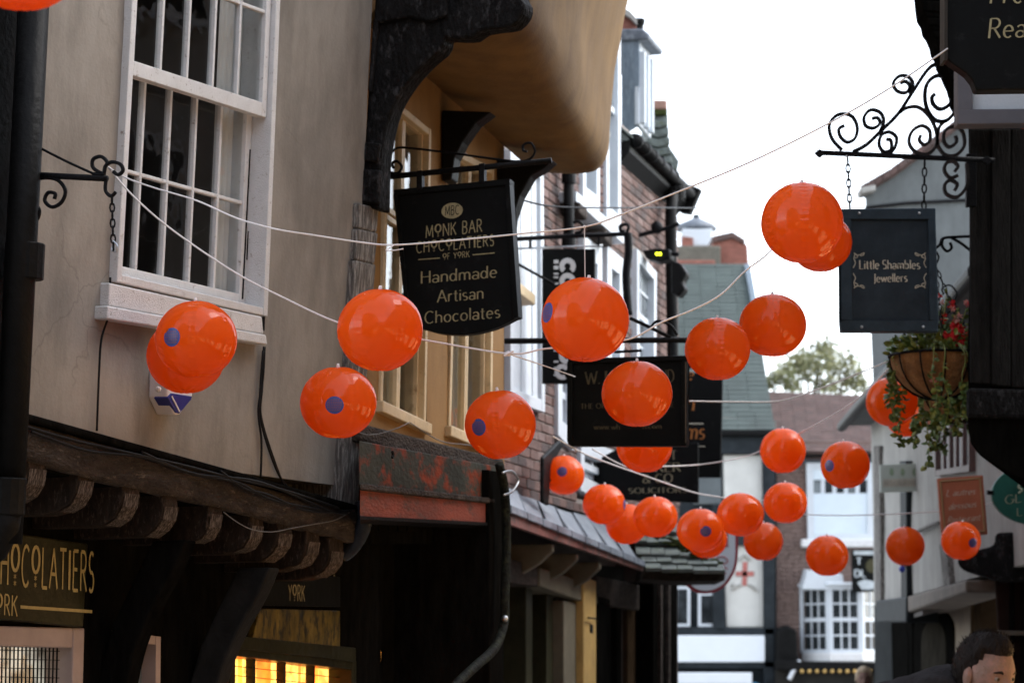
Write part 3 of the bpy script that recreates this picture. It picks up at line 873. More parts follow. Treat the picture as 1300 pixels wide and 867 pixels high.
mb = MB(); chain(mb, wb.hit(142, 249), wb.hit(144, 318), .035, .003, .008); mb.build('chain', M['iron'], br)
MB().tube(pts_px(wb, [(144, 306), (149, 312), (147, 320), (142, 316), (143, 306)]), .003, 5).build('clip', M['steel'], br)
MB().ball(wb.hit(27, 218, .06), .014, nu=8, nv=6).build('ribbon_knot', M['rope'], br)

al = thing('alarm_box', GW.hit(217, 520, .02), 'white and navy alarm box on the plaster wall behind the orange balls', 'alarm box')
mb = MB().slab(GW, [(213, 470), (247, 477), (244.5, 504), (228.5, 526.5), (222.5, 526.5), (212.5, 505)], .09, 0); mb.build('case', M['alarm'], al, bevel=.008)
mb = MB().slab(GW, [(213, 505), (218, 499), (244, 503), (243, 507), (228, 525), (224, 524)], .096, .03); mb.build('blue_cover', M['alarm_blue'], al, bevel=.002)
mb = MB().slab(GW, [(218, 503.5), (219, 502.5), (229, 522), (228, 523)], .099, .0955); mb.build('seam', M['alarm'], al)
MB().ball(GW.hit(201, 494, .09), .012, nu=8, nv=6).build('screw', M['alarm'], al)

def cable(name, paths, label, cat='cable', m=None, r=.005, pl=GW, k=.02):
    mb = MB()
    for p in paths: mb.tube(pts_px(pl, p, k), r, 5)
    return tag(mb.build(name, m or M['cable'], None, smooth=True), label, cat)
cable('cable', [[(140, 352), (139, 395), (129, 430), (126, 470), (123, 547)]], 'single black cable dropping from the left of the window sill', r=.0045)
cable('cable', [[(336, 440), (334, 480), (328, 520), (332, 560), (331, 606)], [(335, 440), (333, 490), (331, 530), (343, 575), (360, 612), (392, 640)],
                [(334, 445), (330, 505), (334, 540), (352, 595), (362, 622), (358, 650)]], 'bundle of black cables dropping from the right end of the window sill', r=.005)
cable('cable', [[(28, 540), (90, 558), (160, 574), (230, 590), (300, 608), (360, 622), (430, 645)], [(40, 548), (110, 572), (180, 580), (250, 602), (330, 612), (420, 650)],
                [(280, 598), (310, 620), (340, 628), (390, 648), (450, 648)], [(180, 574), (240, 600), (300, 612), (350, 636), (440, 652)]],
      'tangle of black cables lying along the oak jetty beam', r=.006, k=.10)
cable('wire', [[(284, 650), (300, 662), (320, 672), (345, 675), (372, 670), (400, 665), (425, 660), (444, 650)]], 'thin pale loose wire sagging below the oak jetty beam', 'wire', M['dull_wire'], .0022, k=.09)

# ================================================================== OCHRE HOUSE
oh = thing('ochre_house', (-.6, 12.6, 0), 'ochre plastered house whose coved upper storey overhangs the hanging chocolate shop sign', 'house')
zJ = 1.0   # v of the jetty (z = 4.5)
uA, uB = YW.huv(462, 400)[0], YW.huv(640, 400)[0]
vS = YW.huv(560, 535)[1]
Q1 = Quad(YW, [(490, 120), (545, 165), (538, 543), (480, 516)])
Q2 = Quad(YW, [(577, 190), (625, 214), (622, 570), (567, 547)])
mb = MB(); sheet(mb, YW, uA - .1, uB, vS - .22, 1.7, [Q1.rect, Q2.rect], 0, .18, step=.12)
mb.build('wall', M['ochre'], oh, smooth=True, keep=True)
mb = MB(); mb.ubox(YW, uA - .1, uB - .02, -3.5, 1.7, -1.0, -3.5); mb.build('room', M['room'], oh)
for Q, off in ((Q1, 0), (Q2, 1)):
    fr = frame(Q, oh, M['cream_frame'], .035, .012, -.12, bevel=.004)
    for a0, a1 in ((.05, .50), (.505, .95)):
        sash(Q, fr, M['cream_frame'], M['glass'], a0, a1, .01, .36, 1, 1, -.02, st=.024, bar=.02)
        sash(Q, fr, M['cream_frame'], M['glass'], a0, a1, .37, .985, 1, 1, -.02, st=.024, bar=.02)
    wavy(Q, fr, M['cream_curtain'], .02, .74, .0, .98, -.075, .008, 7)
    mb = MB(); Q.strip(mb, -.04, 1.04, .985, 1.02, .035, -.02); mb.build('sill', M['cream_frame'], fr, bevel=.005)
# cove: lofted underside and street face of the jetty
prof = [(0, 4.52), (.14, 4.475), (.28, 4.455), (.38, 4.465), (.435, 4.505), (.462, 4.585), (.475, 4.72), (.49, 4.9), (.52, 5.12), (.57, 5.4), (.66, 5.8), (.74, 6.3)]
prof = crv(prof, 3)
mb = MB(); NS = 40
for i in range(NS + 1):
    q = i / NS
    y = 11.35 + (14.15 - 11.35) * q
    xw = .27 * y - 3.74; scl = 1.62 - .62 * q
    for j, (o_, z_) in enumerate(prof):
        e = .016 * noise.noise(V((q * 3, j * .16, 3))) + .006 * noise.noise(V((q * 14, j * .5, 9)))
        mb.v.append(V((xw + o_ * scl + e, y - .27 * o_ * scl, z_ + .10 * (1 - q) + e)))
np_ = len(prof)
for i in range(NS):
    for j in range(np_ - 1):
        a = i * np_ + j; mb.f.append([a, a + np_, a + np_ + 1, a + 1])
for i in (0, NS):
    mb.f.append([i * np_ + j for j in range(np_)] if i else [i * np_ + j for j in range(np_)][::-1])
mb.build('jetty_cove', M['cove'], oh, smooth=True)
o_ = bpy.data.objects['jetty_cove']
for p in o_.data.polygons:
    if len(p.vertices) > 4: p.use_smooth = False
mb = MB(); mb.ext([V((-1.0, 11.4, 6.25)), V((.25, 11.1, 6.3)), V((.82, 14.1, 6.28)), V((-.2, 14.3, 6.25))], V((-.1, 0, 1.5))); mb.build('upper_wall', M['ochre'], oh)
for poly, px in (([(561, 140), (623, 142), (604, 156), (587, 180), (577, 200), (573, 228), (561, 230)], 562), ([(628, 203), (702, 203), (690, 214), (674, 223), (660, 248), (651, 275), (648, 300), (628, 300)], 634)):
    pl = perp(YW, px, 250)
    mb = MB(); mb.ext([pl.hit(x, y, .05) for x, y in poly], -pl.n * .12); mb.build('cove_bracket', M['black'], oh, bevel=.008)
# stone band, fascia and dark shop below
mb = MB().slab(YW, [(458, 537), (640, 583), (638, 606), (458, 560)], .06, -.02); mb.build('stone_band', M['beam_oak'], oh, bevel=.012)
mb = MB().slab(YW, [(456, 559), (632, 592), (626, 634), (456, 616)], .16, None); fa = mb.build('fascia', M['grey_green'], oh, bevel=.005)
mb = MB().slab(YW, [(457, 613), (628, 632), (628, 639), (457, 621)], .20, None); mb.build('cornice', M['beam_oak'], oh, bevel=.006)
mb = MB().slab(YW, [(457, 620), (621, 637), (618, 664), (457, 656)], .18, None); mb.build('red_board', M['red_paint'], oh, bevel=.005)
mb = MB().slab(YW, [(457, 655), (622, 663), (622, 667), (457, 659)], .19, None); mb.build('board_edge', M['black'], oh)
mb = MB().slab(YW, [(621, 596), (640, 600), (637, 870), (622, 870)], .20, -.5); mb.build('end_post', M['black_matte'], oh, bevel=.01)
for xs in ((462, 524), (528, 590), (594, 640)):
    mb = MB().slab(YW, [(xs[0], 640), (xs[1], 650), (xs[1], 1200), (xs[0], 1200)], -.30, -.5); dpn = mb.build('shop_panel', M['black_matte'], oh, bevel=.01)
mb = MB().slab(YW, [(430, 655), (645, 660), (645, 690), (430, 690)], -.1, -.5); mb.build('shop_lintel', M['black_matte'], oh)
for i in range(5):
    mb = MB().slab(YW, [(470 + i * 12, 662), (480 + i * 12, 663), (480 + i * 12, 674), (470 + i * 12, 674)], -.05, -.1); mb.build('dentil', M['black_matte'], oh, bevel=.003)
MB().tube(pts_px(YW, [(498, 573), (499, 577), (498, 581)], .19), .006, 5).build('hook', M['iron'], oh)

dp2 = thing('downpipe', YW.hit(636, 853, .26), 'thin mossy black downpipe bending left at the end of the red shop fascia', 'downpipe')
MB().tube(pts_px(YW, [(634, 590), (641, 625), (643, 690), (641, 760), (640, 790), (628, 822), (604, 845), (580, 868), (560, 895)], .26), .024, 10).build('pipe', mat('mossy_black_pipe', (.010, .011, .009), .7, .4, 12, .8, 40, col2=(.026, .03, .018)), dp2, smooth=True)
MB().tube(pts_px(YW, [(638, 600), (650, 598), (658, 610), (650, 624), (640, 628)], .3), .006, 6).build('hose', M['steel'], dp2, smooth=True)
MB().ball(YW.hit(641, 785, .27), .018, nu=10, nv=8).build('joint', M['steel'], dp2, smooth=True)
cable('wire', [[(445, 545), (470, 552), (500, 545), (520, 536)], [(520, 536), (560, 560), (600, 566), (640, 582)]], 'thin pale wire looped below the ochre window sills', 'wire', M['dull_wire'], .0025, YW, .09)

# ================================================================== BRICK HOUSES
bh = thing('brick_house', (.2, 20, 0), 'tall red brick house with white sash windows beyond the ochre overhang', 'house')
bh2 = thing('brick_house', (1.2, 23, 0), 'lower red brick house with a grey lead dormer and dark gutter against the sky', 'house')
uS = BW.huv(575, 400)[0]; uE = BW.huv(787, 300)[0]; uEnd = BW.huv(861, 400)[0]
qa = Quad(BW, [(640, 190), (682, 214), (684, 524), (640, 508)])
qb1 = Quad(BW, [(735, 40), (757, 60), (757, 268), (736, 252)])
qb2 = Quad(BW, [(765, -30), (784, 0), (784, 291), (766, 276)])
qc1 = Quad(BW, [(734, 300), (757, 315), (757, 470), (734, 458)])
qc2 = Quad(BW, [(764, 312), (785, 330), (785, 485), (764, 475)])
qd = Quad(BW, [(802, 316), (827, 346), (826, 480), (802, 470)])
vB0 = BW.huv(700, 640)[1]
qe = Quad(BW, [(733, 556), (786, 576), (786, 650), (733, 622)])
qf = Quad(BW, [(704, 436), (724, 450), (724, 572), (704, 552)])
holesA = [q.rect for q in (qa, qb1, qb2, qc1, qc2, qe, qf)]; holesB = [qd.rect]
vTopA = 4.7; vTopB = BW.huv(830, 195)[1]
mb = MB(); sheet(mb, BW, uS + .005, uE, vB0, vTopA, holesA, -.012, .2, step=2, bump=0); mb.build('wall', M['mortar'], bh, keep=True)
mb = MB(); sheet(mb, BW, uE + .002, uEnd, vB0, vTopB, holesB, -.012, .2, step=2, bump=0); mb.build('wall', M['mortar'], bh2, keep=True)
mb = MB(); mb.ubox(BW, uS + .005, uE - .01, -3.5, vTopA, -.6, -3.5); mb.build('room', M['room'], bh)
mb = MB(); mb.ubox(BW, uS + .005, uE - .002, vTopA - .3, vTopA + .02, -.02, -3.4)
mb.ubox(BW, uE - .10, uE - .003, vB0, vTopA, -.03, -3.4); mb.build('end_wall', BR[1], bh)
mb = MB(); mb.ubox(BW, uE, uEnd, -3.5, vTopB, -.6, -3.5); mb.ubox(BW, uEnd - .12, uEnd - .005, -3.5, vTopB, -.03, -3.4); mb.build('room', M['room'], bh2)
# individual bricks in the wall faces
BL, BH, JT = .215, .065, .011
cands = []
for row in range(int((vTopA - vB0) / (BH + JT))):
    v0 = vB0 + row * (BH + JT)
    u = uS + .01 - (BL + JT) * (.5 if row % 2 else 0)
    while u < uEnd:
        for house, lo, hi, holes, vt in ((bh, uS + .008, uE - .002, holesA, vTopA), (bh2, uE + .004, uEnd, holesB, vTopB)):
            a, b = max(u, lo), min(u + BL, hi)
            if b - a < .05 or v0 + BH > vt: continue
            segs = [(a, b)]
            for h in holes:
                if v0 + BH > h[2] - .0 and v0 < h[3]:
                    ns = []
                    for x, y in segs:
                        if y <= h[0] or x >= h[1]: ns.append((x, y)); continue
                        if x < h[0] - .04: ns.append((x, h[0]))
                        if y > h[1] + .04: ns.append((h[1], y))
                    segs = ns
            for x, y in segs:
                c = BW.P((x + y) / 2, v0 + BH / 2, 0); px, py = proj(c)
                vis = (640 < px < 862) and (py < 640) and (py > (215 if px < 735 else 215 - (px - 735) * 4)) and not (qa.rect[0] < (x + y) / 2 < qa.rect[1])
                if 688 < px < 720 and 315 < py < 487: vis = False
                cands.append((0 if vis and py > -5 else 1, c.y, house, x, y, v0, c))
        u += BL + JT
cands.sort(key=lambda t: (t[0], t[1]))
def brick_mesh(l, h, d, ch=.006):
    me = bpy.data.meshes.new('brick'); x, z = l / 2, h / 2
    vs = [(-x, -z, -d), (x, -z, -d), (x, z, -d), (-x, z, -d), (-x, -z, -ch), (x, -z, -ch), (x, z, -ch), (-x, z, -ch),
          (-x + ch, -z + ch, 0), (x - ch, -z + ch, 0), (x - ch, z - ch, 0), (-x + ch, z - ch, 0)]
    fs = [(3, 2, 1, 0), (0, 1, 5, 4), (1, 2, 6, 5), (2, 3, 7, 6), (3, 0, 4, 7), (4, 5, 9, 8), (5, 6, 10, 9), (6, 7, 11, 10), (7, 4, 8, 11), (8, 9, 10, 11)]
    me.from_pydata(vs, [], fs); me.update(); return me
rotm = Matrix((BW.u, BW.v, BW.n)).transposed().to_euler()
bmesh_cache = {}
cnt = {id(bh): 0, id(bh2): 0}
rest = {}
for vis, yy, house, x, y, v0, c in cands:
    mi = R.choices((0, 1, 2, 3), (3, 6, 2, 2))[0]
    pr = R.uniform(-.003, .003)
    hid = 0 if house is bh else 1
    if not vis and cnt[id(house)] < 290 and house is bh or (not vis and house is bh2 and cnt[id(bh2)] < 290):
        key = (round((y - x) * 20), mi)
        if key not in bmesh_cache:
            me = brick_mesh(key[0] / 20 - .004 if key[0] < 4 else BL, BH, .05); me.materials.append(BR[mi]); bmesh_cache[key] = me
        inst('brick', bmesh_cache[key], None, house, BW.P((x + y) / 2, v0 + BH / 2, pr), rotm)
        cnt[id(house)] += 1
    else:
        r_ = rest.setdefault((hid, mi), MB()); r_.ubox(BW, x, y, v0, v0 + BH, pr, -.03)
for (hid, mi), r_ in rest.items():
    tag(r_.build('brickwork', BR[mi], (bh, bh2)[hid], keep=True), kind='stuff')
# windows of the brick houses
def simple_sash(Q, house, cols=2, rows=2, gm='pale_glass', kf=.03, fw=.07):
    fr = frame(Q, house, M['white2'], fw, kf, -.12, bevel=.004)
    sash(Q, fr, M['white2'], M[gm], .06, .94, .02, .52, cols, rows, .0, st=.05, bar=.025)
    sash(Q, fr, M['white2'], M[gm], .06, .94, .49, .98, cols, rows, -.04, st=.05, bar=.025)
    return fr
fa_ = frame(qa, bh, M['white2'], .09, .05, -.12)
for i in range(5):
    mb = MB(); qa.strip(mb, .09 + .165 * i, .09 + .165 * i + .157, .02, .98, .02 - .006 * (i % 2), -.1); mb.build('shutter_board', M['white2'], fa_, bevel=.006)
mb = MB().slab(BW, [(652, 352), (680, 374), (680, 388), (652, 366)], .12, 0); mb.build('ledge', M['cream_frame'], fa_, bevel=.01)
for Q in (qb1, qb2):
    fr = simple_sash(Q, bh, fw=.11, kf=.03)
for Q in (qc1, qc2): simple_sash(Q, bh, fw=.16, kf=.05)
simple_sash(qe, bh, 3, 2, fw=.12, kf=.03); simple_sash(qf, bh, 1, 2, fw=.14, kf=.03)
ib = thing('wall_bracket', BW.hit(694, 640, .05), 'black sloping iron bracket on the brick wall above the lead pent roof', 'bracket')
mb = MB().slab(BW, [(690, 580), (712, 558), (716, 566), (700, 592), (697, 642), (690, 638)], .22, .19); mb.build('arm', M['black'], ib, bevel=.02)
MB().tube(pts_px(BW, [(694, 610), (706, 604), (712, 590)], .2), .02, 6).build('scroll', M['iron'], ib, smooth=True)
fr = simple_sash(qd, bh2, fw=.10, kf=.05)
mb = MB()
mb.slab(BW, [(732, 243), (793, 296), (792, 310), (732, 256)], .14, -.02); mb.build('sill_course', M['white2'], bh, bevel=.006)
mb = MB()
for x, y in ((736, 250), (768, 284)):
    mb.slab(BW, [(x, y + 6), (x + 10, y + 15), (x + 10, y + 30), (x, y + 20)], .16, 0)
mb.build('corbel', M['beam_oak'], bh, bevel=.015)
mb = MB().slab(BW, [(760, 150), (775, 168), (775, 176), (760, 158)], .14, 0); mb.build('ledge', M['cream_plaster'], bh, bevel=.006)
dp3 = thing('downpipe', BW.hit(722, 853, .08), 'straight black downpipe on the red brick wall above the banner sign', 'downpipe')
MB().tube([BW.hit(722, 150, .09), BW.hit(722, 420, .09)], .042, 12).build('pipe', M['black'], dp3, smooth=True)
for y in (225, 306):
    c = BW.hit(722, y, .09); MB().tube([c + V((0, 0, .05)), c - V((0, 0, .05))], .056, 12).build('collar', M['black'], dp3)
# lower house: gutter, eaves, dormer, roof
mb = MB(); e0, e1 = BW.hit(792, 176, .10), BW.hit(862, 226, .10)
uv0, uv1 = BW.uv(e0), BW.uv(e1)
ve = min(uv0[1], uv1[1])
mb.ext([BW.P(uE, ve + .02, 0), BW.P(uE, ve - .16, .0), BW.P(uE, ve - .06, .09), BW.P(uE, ve + .05, .10)], BW.u * (uEnd - uE + .02)); mb.build('eaves', M['black'], bh2)
mb = MB(); mb.tube([BW.P(uE + .02, ve + .05, .13), BW.P(uEnd + .05, ve + .03, .13)], .055, 12); gt = mb.build('gutter', M['black'], bh2, smooth=True)
for i in range(6):
    c = BW.P(uE + .1 + i * .32, ve + .05, .13); MB().tube([c - BW.u * .02, c + BW.u * .02], .064, 12).build('gutter_strap', M['iron'], gt)
c = BW.P(uEnd + .0, ve + .06, .10)
mb = MB(); pf = perp(BW, 862, 215); mb.ext([c + BW.n * a + V((0, 0, b)) for a, b in ((-.08, -.20), (.02, -.22), (.13, .02), (.02, .07), (-.04, .0))], BW.u * .12); mb.build('hopper', M['black'], bh2, bevel=.01)
mb = MB()   # pitched roof with courses of slates built as steps
for i in range(9):
    k0 = .12 - .21 * i; z0 = ve + .05 + .2 * i
    n_ = int((uEnd - uE + .3) / .24)
    for j in range(n_):
        ua = uE - .02 + j * .24 + (.12 if i % 2 else 0); dz = R.uniform(-.006, .006)
        mb.ext([BW.P(ua, z0 + .02 + dz, k0), BW.P(ua, z0 + .23 + dz, k0 - .235), BW.P(ua, z0 + .20 + dz, k0 - .235), BW.P(ua, z0 + dz, k0)], BW.u * .232)
tag(mb.build('roof_slates', M['slate'], bh2), kind='stuff')
mb = MB(); mb.ext([BW.P(uE + .003, ve + .04, .10), BW.P(uE + .003, ve + 1.75, -1.55), BW.P(uE + .003, ve + .04, -3.4)], BW.u * (uEnd - uE - .01)); mb.build('roof', M['slate'], bh2)
# dormer
Qf = [(812, 62), (826, 72), (826, 172), (812, 158)]
dpl = Pl(BW.P(0, 0, -.02), BW.u); 
mb = MB().slab(dpl, [(811, 52), (826.5, 66), (826.5, 176), (811, 158)], .0, -.04)
dm = mb.build('dormer', M['white2'], bh2, bevel=.006)
Qd_ = Quad(dpl, [(813, 66), (825, 76), (825, 170), (813, 156)], .01)
fr = MB(); 
for a0, a1 in ((0, .12), (.44, .56), (.88, 1)): Qd_.strip(fr, a0, a1, 0, 1, .05, .0)
fr.build('dormer_frame', M['white2'], dm)
for a0, a1 in ((.12, .44), (.56, .88)):
    p_ = MB(); Qd_.strip(p_, a0, a1, .02, .98, .016, .004); p_.build('pane', mat('pale_blind', (.55, .60, .64), .4, .1, 3), dm)  # dormer panes filled with a plain pale blind colour
c = dpl.hit(811, 52, 0); c2 = dpl.hit(811, 158, 0)
pk = perp(dpl, 811, 110)
mb = MB(); a = pk.hit(789, 50); b_ = pk.hit(811, 52); cc = pk.hit(811, 158); dd = pk.hit(789, 172)
mb.ext([a, b_, cc, dd], BW.u * .05); mb.build('dormer_cheek', M['cheek'], dm)
mb = MB(); u1_ = dpl.huv(826.5, 66)[0]; u0_ = dpl.huv(811, 52)[0]; vt = dpl.huv(811, 50)[1]
mb.ext([dpl.P(u0_ - .04, vt - .02, .10), dpl.P(u0_ - .04, vt + .03, .11), dpl.P(u0_ - .04, vt + .09, .04), dpl.P(u0_ - .04, vt + .12, -.6), dpl.P(u0_ - .04, vt - .02, -.6)], BW.u * (u1_ - u0_ + .08))
mb.build('dormer_roof', M['lead'], dm, bevel=.02)
# verge of the further roof, with ridge tile
mb = MB(); fp = FP(24.6)
tag_ = []
mb.slab(fp, [(822, 138), (847, 138), (849, 186), (862, 205), (858, 225), (822, 225)], 0, -1.2)
vg = mb.build('verge', M['slate'], bh2)
mb = MB().slab(fp, [(824, 127), (847, 127), (847, 139), (824, 139)], .06, -1.2); mb.build('ridge_tile', mat('pink_ridge_tile', (.30, .17, .13), .85, .2, 6, .4, 30), bh2, bevel=.02)
mb = MB().slab(fp, [(824, 138), (848, 139), (846, 146), (826, 147)], .05, -1.2); mb.build('moss_strip', M['moss'], bh2, bevel=.02)
for i in range(6):
    y = 150 + i * 12
    mb = MB().slab(fp, [(823, y), (835, y + 3), (848 + i * 1.0, y), (848 + i * 1.4, y + 9), (835, y + 13), (823, y + 10)], .05 - .005 * (i % 2), -.05); mb.build('verge_tile', M['slate'], bh2, bevel=.012)
# chimney of the tall house against the sky
ch = FP(22.6)
mb = MB().slab(ch, [(785, 12), (800, 22), (808, 32), (808, 70), (785, 70)], 0, -.8); ck = mb.build('chimney', M['chimney'], bh, bevel=.01)
mb = MB().slab(ch, [(784, 6), (800, 15), (809, 25), (809, 32), (800, 23), (784, 13)], .05, -.85); mb.build('chimney_cap', M['cream_plaster'], ck)
for x in (803, 811):
    p_ = ch.hit(x, 45, -.3); MB().tube([p_, p_ + V((0, 0, .08)), p_ + V((0, 0, .12)), p_ + V((0, 0, .15))], .045, 10, rfun=lambda q: .06 if q > .5 else .045).build('chimney_pot', M['black'], ck)
# corner downpipe and street lantern of the lower brick house
dp4 = thing('downpipe', BW.hit(857, 853, .1), 'dark downpipe at the far corner of the lower brick house', 'downpipe')
MB().tube(pts_px(BW, [(860, 236), (852, 262), (852, 330), (854, 445), (855, 560)], .12), .055, 12).build('pipe', M['black'], dp4, smooth=True)
MB().tube([BW.hit(856, 236, .12), BW.hit(857, 252, .12)], .1, 12).build('hopper', M['black'], dp4)
lt = thing('floodlight', BW.hit(830, 360, .1), 'black floodlight bracket with a small yellow lamp on the brick corner', 'floodlight')
lp_ = perp(BW, 812, 322, .0)
mb = MB().slab(lp_, [(815, 318), (832, 315), (850, 316), (851, 328), (836, 332), (820, 328)], .1, -.1); mb.build('case', M['black'], lt, bevel=.015)
for x in (834, 838):
    MB().ball(lp_.hit(x, 322.5, .105), .013, nu=10, nv=8).build('lamp', M['led'], lt)
MB().tube(pts_px(lp_, [(800, 302), (822, 296), (846, 290), (862, 284)]), .02, 8).build('arm', M['iron'], lt, smooth=True)
MB().ball(lp_.hit(834, 289), .055, .05, .06, 12, 8).build('joint', M['iron'], lt, smooth=True)
mb = MB().slab(lp_, [(852, 330), (864, 334), (872, 346), (866, 358), (870, 366), (862, 376), (852, 372)], .08, -.1); mb.build('housing', M['black'], lt, bevel=.02)
MB().tube([lp_.hit(852, 322), lp_.hit(862, 323)], .02, 8).build('stub', M['iron'], lt)

# pent roofs over the shops
lr = thing('pent_roof', BW.hit(720, 700, .2), 'lead sheeted pent roof with dull red fascia over the shop past the ochre house', 'roof')
ea, eb = BW.hit(640, 646, .36), BW.hit(812, 716, .36); ta, tb = BW.hit(634, 621, .0), BW.hit(785, 674, .0)
n_ = 7
for i in range(n_):
    q0, q1 = i / n_, (i + 1) / n_ - .012
    a, b, c, d = ea.lerp(eb, q0), ea.lerp(eb, q1), ta.lerp(tb, q1), ta.lerp(tb, q0)
    up = V((0, 0, .010 + .022 * R.random())); jx = BW.n * R.uniform(-.05, .03)
    MB().ext([a + up + jx, b + up * .6 + jx * .5, c + up * 1.4, d + up], V((0, 0, -.03))).build('lead_sheet', M['lead'], lr, bevel=.006)
    MB().tube([a + V((0, 0, .012)), d + V((0, 0, .012))], .007, 6).build('lead_roll', M['lead'], lr, smooth=True)
mb = MB(); mb.ext([ea + V((0, 0, -.012)), eb + V((0, 0, -.012)), tb - V((0, 0, .05)), ta - V((0, 0, .05))], V((0, 0, -.05))); mb.build('roof_deck', M['black_matte'], lr)
mb = MB(); mb.ext([ea + V((0, 0, .0)), eb + V((0, 0, .0)), eb + V((0, 0, -.055)), ea + V((0, 0, -.10))], BW.n * .03); mb.build('fascia', M['dull_red'], lr, bevel=.004)
for i in range(10):
    q = i / 10; a, b = ea.lerp(eb, q), ea.lerp(eb, q + .095)
    mb = MB(); mb.ext([a + V((0, 0, .028)) + BW.n * .05, b + V((0, 0, .028)) + BW.n * .05, b + V((0, 0, -.025)) + BW.n * .055, a + V((0, 0, -.028)) + BW.n * .055], -BW.n * .02); mb.build('lead_drip', M['lead'], lr, bevel=.006)
for px in (696, 726, 756):
    q = (px - 640) / 172; a = ea.lerp(eb, q)
    pl = Pl(a, BW.n)
    mb = MB(); mb.ext([a + BW.n * x + V((0, 0, z)) for x, z in ((-.02, -.10), (-.02, -.15), (-.12, -.24), (-.30, -.34), (-.36, -.34), (-.36, -.10))], BW.u * .07); mb.build('eaves_bracket', M['grey_pillar'], lr, bevel=.01)

sr = thing('pent_roof', BW.hit(850, 720, .3), 'mossy stone slate pent roof end beside the round white sign', 'roof')
fs = FP(20.9)
for i, (y0, y1, xl, xr) in enumerate(((657, 672, 806, 862), (668, 686, 806, 882), (682, 702, 808, 900), (698, 712, 815, 912), (708, 721, 820, 921))):
    nn_ = 5
    for j in range(nn_):
        xa = xl + (xr - xl) * j / nn_; xb = xl + (xr - xl) * (j + .97) / nn_
        dz = R.uniform(-1, 1); sl = (xr - xl) * 0
        sk = .16 * ((xa - xl))
        MB().ext([at(xa - 3, y0 + dz + sk * .5, 21.9 - .2 * i), at(xb - 3, y0 + dz + sk * .5, 21.9 - .2 * i), at(xb, y1 + dz + sk * .25, 21.4 - .2 * i), at(xa, y1 + dz + sk * .25, 21.4 - .2 * i)], V((0, .02, -.03))).build('slate', M['slate'], sr, bevel=.004)
mb = MB().slab(fs, [(818, 708), (870, 712), (921, 724), (920, 737), (870, 738), (812, 735)], 0, -.9); mb.build('eaves_beam', M['beam_oak'], sr, bevel=.012)
mb = MB()
for i in range(90):
    q = R.random(); mb.ball(at(816 + 96 * q + R.uniform(-6, 6), 668 + 46 * q + R.uniform(-3, 6), 21.0), .018 + .02 * R.random(), None, .012, 6, 4)
tag(mb.build('moss_tufts', M['moss'], sr, smooth=True), kind='stuff')

# shop fronts under the pent roofs
sf = thing('shopfront', (.2, 19.5, 0), 'dark timber shop front with an ochre corner post under the lead pent roof', 'shop front')
mb = MB().slab(BW, [(640, 705), (792, 720), (792, 1150), (640, 1150)], -.35, -.6); mb.build('back_wall', M['black_matte'], sf)
mb = MB().slab(BW, [(640, 706), (686, 720), (686, 745), (640, 738)], .12, -.3); mb.build('lintel', M['beam_oak'], sf, bevel=.01)
mb = MB().slab(BW, [(686, 720), (742, 738), (742, 764), (686, 744)], .14, -.2); mb.build('cornice', M['grey_pillar'], sf, bevel=.012)
mb = MB().slab(BW, [(716, 762), (741, 766), (741, 1150), (716, 1150)], .10, -.1); mb.build('pillar', M['grey_pillar'], sf, bevel=.01)
mb = MB().slab(BW, [(741, 731), (757, 737), (757, 1150), (741, 1150)], .16, -.06); po = mb.build('post', M['ochre_post'], sf, bevel=.008)
mb = MB().slab(BW, [(750, 792), (753, 793), (753, 803), (750, 802)], .168, .15); mb.build('latch', M['iron'], po)
MB().tube([BW.hit(747, 784, .19), BW.hit(756, 785, .19)], .008, 6).build('hook', M['iron'], po)
for x in (668, 694, 706):
    mb = MB().slab(BW, [(x, 745), (x + 8, 748), (x + 8, 1150), (x, 1150)], .02, -.2); mb.build('mullion', M['olive'], sf, bevel=.006)
mb = MB().slab(BW, [(641, 818), (657, 820), (657, 872), (641, 870)], -.25, -.27); nb = mb.build('notice', mat('pale_notice', (.3, .28, .22), .6, .2, 8), sf)
MB().slab(BW, [(642, 854), (656, 855), (656, 866), (642, 866)], -.246, -.249).build('badge', M['ochre_post'], nb)
mb = MB().slab(BW, [(757, 745), (815, 760), (815, 1150), (757, 1150)], .0, -.4); mb.build('recess_wall', mat('dark_plum_wall', (.028, .02, .018), .8, .3, 3), sf)
for x0, x1, k in ((759, 775, .10), (784, 789, .06), (797, 834, .04)):
    mb = MB().slab(BW, [(x0, 755), (x1, 760), (x1, 1150), (x0, 1150)], k, -.1); mb.build('shutter', M['brown_shop'] if x0 == 797 else M['black_matte'], sf, bevel=.008)
mb = MB().slab(BW, [(757, 730), (812, 742), (812, 775), (757, 766)], .10, -.2); mb.build('shop_beam', M['beam_oak'], sf, bevel=.012)
mb = MB().slab(BW, [(830, 738), (860, 740), (859, 1100), (830, 1100)], .20, -1.2); mb.build('corner_wall', M['black_matte'], sf, bevel=.01)
for x in (839, 849):
    mb = MB().slab(BW, [(x, 742), (x + 2.5, 742), (x + 2.5, 1000), (x, 1000)], .23, .2); mb.build('moulding', M['beam_oak'], sf)
